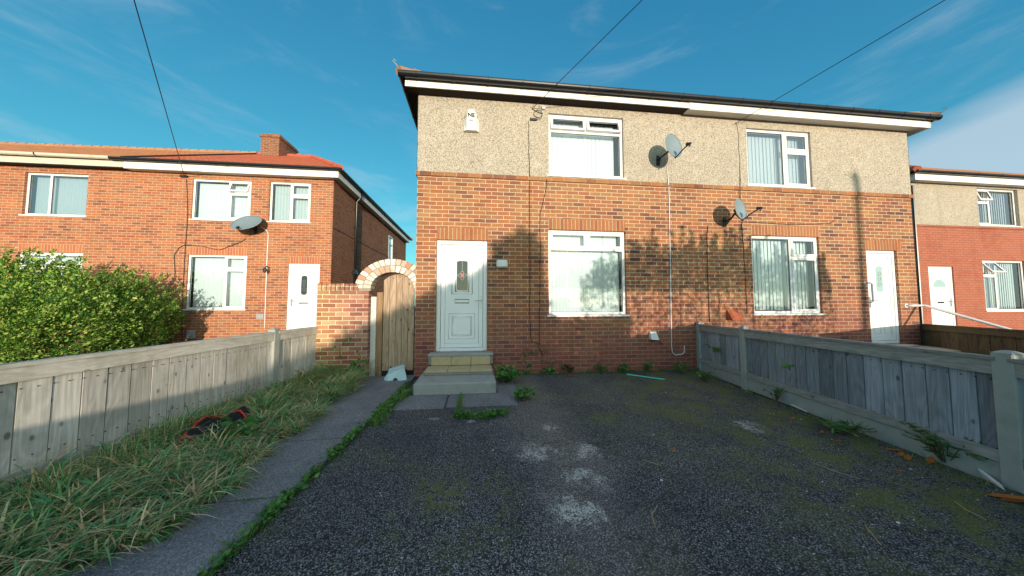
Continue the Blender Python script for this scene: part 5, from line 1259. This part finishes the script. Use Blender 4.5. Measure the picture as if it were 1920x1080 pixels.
for px, py, s in ((1487, 785, .09), (1442, 785, .05), (1541, 811, .08), (1573, 828, .07), (1676, 845, .12), (1690, 853, .1), (1702, 860, .12), (1745, 865, .15), (1583, 860, .05), (1262, 842, .06), (1264, 846, .04), (1890, 935, .2), (1905, 941, .16), (1688, 884, .06), (810+170, 758, .05), (985, 752, .05), (925, 775, .05)):
    leaf_obj(G(px, py), s, 'leaf_orange' if s != .04 else 'leaf_tan', 'orange leaves on the driveway', 'dry orange leaf fallen on the tarmac driveway', random.uniform(-.6, .6))
for px, py, s in ((345, 958, .16), (372, 950, .10), (330, 965, .08), (150, 1050, .18), (180, 1040, .12), (560, 872, .04)):
    leaf_obj(G(px, py, .024), s, 'leaf_tan', 'tan leaves at the verge edge', 'withered tan leaf lying at the edge of the grass verge', random.uniform(0, 1.5))
# pale stones and twigs on the tarmac
m = MB()
for i in range(260):
    y = -random.uniform(.6, 4.3); x = random.uniform(-1.1, 3.6); s = random.uniform(.0016, .0042)*(1 if random.random() < .93 else 2.2)
    M = Matrix.Translation((x, y, s*.4)) @ Matrix.Rotation(random.uniform(0, 3), 4, 'Z') @ Matrix.Scale(s, 4)
    m.mesh([M @ Vector(p) for p in ((-1, -.7, -.3), (1, -.8, -.3), (1.2, .6, -.3), (-.8, .9, -.3), (-.6, -.3, .5), (.6, -.4, .6), (.5, .4, .5), (-.4, .5, .6))], [(0, 1, 5, 4), (1, 2, 6, 5), (2, 3, 7, 6), (3, 0, 4, 7), (4, 5, 6, 7)])
tag(m.build('loose_chippings', 'box_white'), 'tiny pale chippings scattered over the driveway', 'chippings', kind='stuff')
for (a, b, c, lb) in (((1228, 985), (1222, 965), (1233, 948), 'curved dry twig on the tarmac in the lower middle'), ((1205, 862), (1225, 868), (1240, 873), 'short pale twig on the tarmac near the brown leaf'), ((1622, 985), (1638, 1005), (1652, 1022), 'pale grass stalk on the lower right tarmac'), ((1525, 868), (1570, 885), (1612, 898), 'long thin grass stalk on the right side of the tarmac'), ((1790, 940), (1810, 955), (1850, 975), 'grass stalk lying near the lower right corner')):
    m = MB(); m.tube([G(*a, .006), G(*b, .012), G(*c, .006)], .0028, 5); tag(m.build('twig', 'leaf_tan'), lb, 'twig')

GR = dict(satellite_dish='satellite dishes on the house walls', ivy_plant='ivy clumps along the wall foot', weed_plant='weed clumps around the driveway', telephone_wire='overhead telephone wires', telephone_pole='telephone poles', cable='cables fixed to the house walls', timber_fence='timber garden fences', creeper='creepers at the wall foot', bramble='brambles in the grass verge', twig='twigs and stalks on the tarmac', fence_sprig='sprigs poking through the right fence', junction_box='small wiring boxes on the walls')
for o in list(COL.objects):
    k = o.name.split('.')[0]
    if o.parent is None and k in GR: o['group'] = GR[k]
# ================================================================ WORLD, SUN, CAMERA
wd = bpy.data.worlds.new('World'); S.world = wd; wd.use_nodes = True; nt = wd.node_tree; nt.nodes.clear()
N_ = nt.nodes.new; Lk = nt.links.new
sky = N_('ShaderNodeTexSky'); sky.sky_type = 'NISHITA'; sky.sun_disc = False
el = math.asin(SUN.z); az = math.atan2(SUN.x, SUN.y)
SKY_EL = math.radians(14)
sky.sun_elevation = SKY_EL; sky.sun_rotation = az; sky.altitude = 0; sky.air_density = 1.0; sky.dust_density = .6; sky.ozone_density = 3.0
tc = N_('ShaderNodeTexCoord'); mp = N_('ShaderNodeMapping'); mp.inputs['Scale'].default_value = (1.2, 1.2, 4.5); mp.inputs['Rotation'].default_value = (.35, .25, .5); Lk(tc.outputs['Generated'], mp.inputs[0])
no = N_('ShaderNodeTexNoise'); no.inputs['Scale'].default_value = 2.1; no.inputs['Detail'].default_value = 9; no.inputs['Roughness'].default_value = .62; no.inputs['Distortion'].default_value = .5; Lk(mp.outputs[0], no.inputs[0])
mr = N_('ShaderNodeMapRange'); mr.interpolation_type = 'SMOOTHSTEP'; mr.inputs[1].default_value = .48; mr.inputs[2].default_value = .84; mr.inputs[4].default_value = .36; Lk(no.outputs[0], mr.inputs[0])
# pale cloud bank low on the right
sepw = N_('ShaderNodeSeparateXYZ'); Lk(tc.outputs['Generated'], sepw.inputs[0])
def wm(op, a, b=None, clamp=False):
    n = N_('ShaderNodeMath'); n.operation = op; n.use_clamp = clamp
    for s_, v in zip(n.inputs, (a, b)):
        if v is None: continue
        if isinstance(v, bpy.types.NodeSocket): Lk(v, s_)
        else: s_.default_value = v
    return n.outputs[0]
n2 = N_('ShaderNodeTexNoise'); n2.inputs['Scale'].default_value = 3.; n2.inputs['Detail'].default_value = 5; Lk(mp.outputs[0], n2.inputs[0])
rt = wm('ADD', wm('MULTIPLY', wm('SUBTRACT', sepw.outputs[0], .70), .9), wm('MULTIPLY', wm('SUBTRACT', n2.outputs[0], .5), .10))   # cloud top height rises to the right
bank = wm('MULTIPLY', wm('MULTIPLY', wm('SUBTRACT', wm('ADD', rt, .225), sepw.outputs[2]), 14., True), wm('MULTIPLY', wm('SUBTRACT', sepw.outputs[0], .74), 12., True), True)
cl = wm('MAXIMUM', mr.outputs[0], wm('MULTIPLY', bank, .62))
sc_ = N_('ShaderNodeSeparateColor'); Lk(sky.outputs[0], sc_.inputs[0]); cc_ = N_('ShaderNodeCombineColor')
for i_, (A_, g_) in enumerate(((.54, 1.08), (1.03, .80), (.86, .60))):
    Lk(wm('MULTIPLY', wm('POWER', wm('MULTIPLY', sc_.outputs[i_], .12), g_), A_/.12), cc_.inputs[i_])
tint = N_('ShaderNodeMix'); tint.data_type = 'RGBA'; tint.blend_type = 'MULTIPLY'; tint.inputs[0].default_value = 1; Lk(cc_.outputs[0], tint.inputs[6]); tint.inputs[7].default_value = (1, 1, 1, 1)
vd = N_('ShaderNodeVectorMath'); vd.operation = 'DOT_PRODUCT'; Lk(tc.outputs['Generated'], vd.inputs[0]); vd.inputs[1].default_value = SUN
gl_ = wm('POWER', wm('MAXIMUM', vd.outputs['Value'], 0.), 1.6)      # bright warm haze around the low sun
hz_ = N_('ShaderNodeMix'); hz_.data_type = 'RGBA'; hz_.blend_type = 'ADD'; hz_.clamp_result = False; Lk(gl_, hz_.inputs[0]); Lk(tint.outputs[2], hz_.inputs[6]); hz_.inputs[7].default_value = (6.6, 5.0, 3.9, 1)
mxc = N_('ShaderNodeMix'); mxc.data_type = 'RGBA'; Lk(cl, mxc.inputs[0]); Lk(hz_.outputs[2], mxc.inputs[6]); mxc.inputs[7].default_value = (4.4, 5.0, 5.6, 1)
bg = N_('ShaderNodeBackground'); bg.inputs[1].default_value = .145; Lk(mxc.outputs[2], bg.inputs[0]); ow = N_('ShaderNodeOutputWorld'); Lk(bg.outputs[0], ow.inputs[0])
sl = bpy.data.lights.new('sun', 'SUN'); sl.energy = 5.0; sl.angle = math.radians(.5); sl.color = (1., .84, .66)
so = bpy.data.objects.new('sun', sl); COL.objects.link(so); so.rotation_euler = (-SUN).to_track_quat('-Z', 'Y').to_euler(); so.location = (5, -20, 10)
cam = bpy.data.cameras.new('camera'); cam.sensor_width = 36; cam.lens = f/1920*36; cam.clip_start = .05; cam.clip_end = 2000
co = bpy.data.objects.new('camera', cam); COL.objects.link(co); co.location = (0, -D, H); co.rotation_euler = (math.pi/2+pit, 0, -th)
S.camera = co
S.view_settings.view_transform = 'Standard'; S.view_settings.look = 'None'; S.view_settings.exposure = 0
S.cycles.max_bounces = 6; S.cycles.transparent_max_bounces = 12
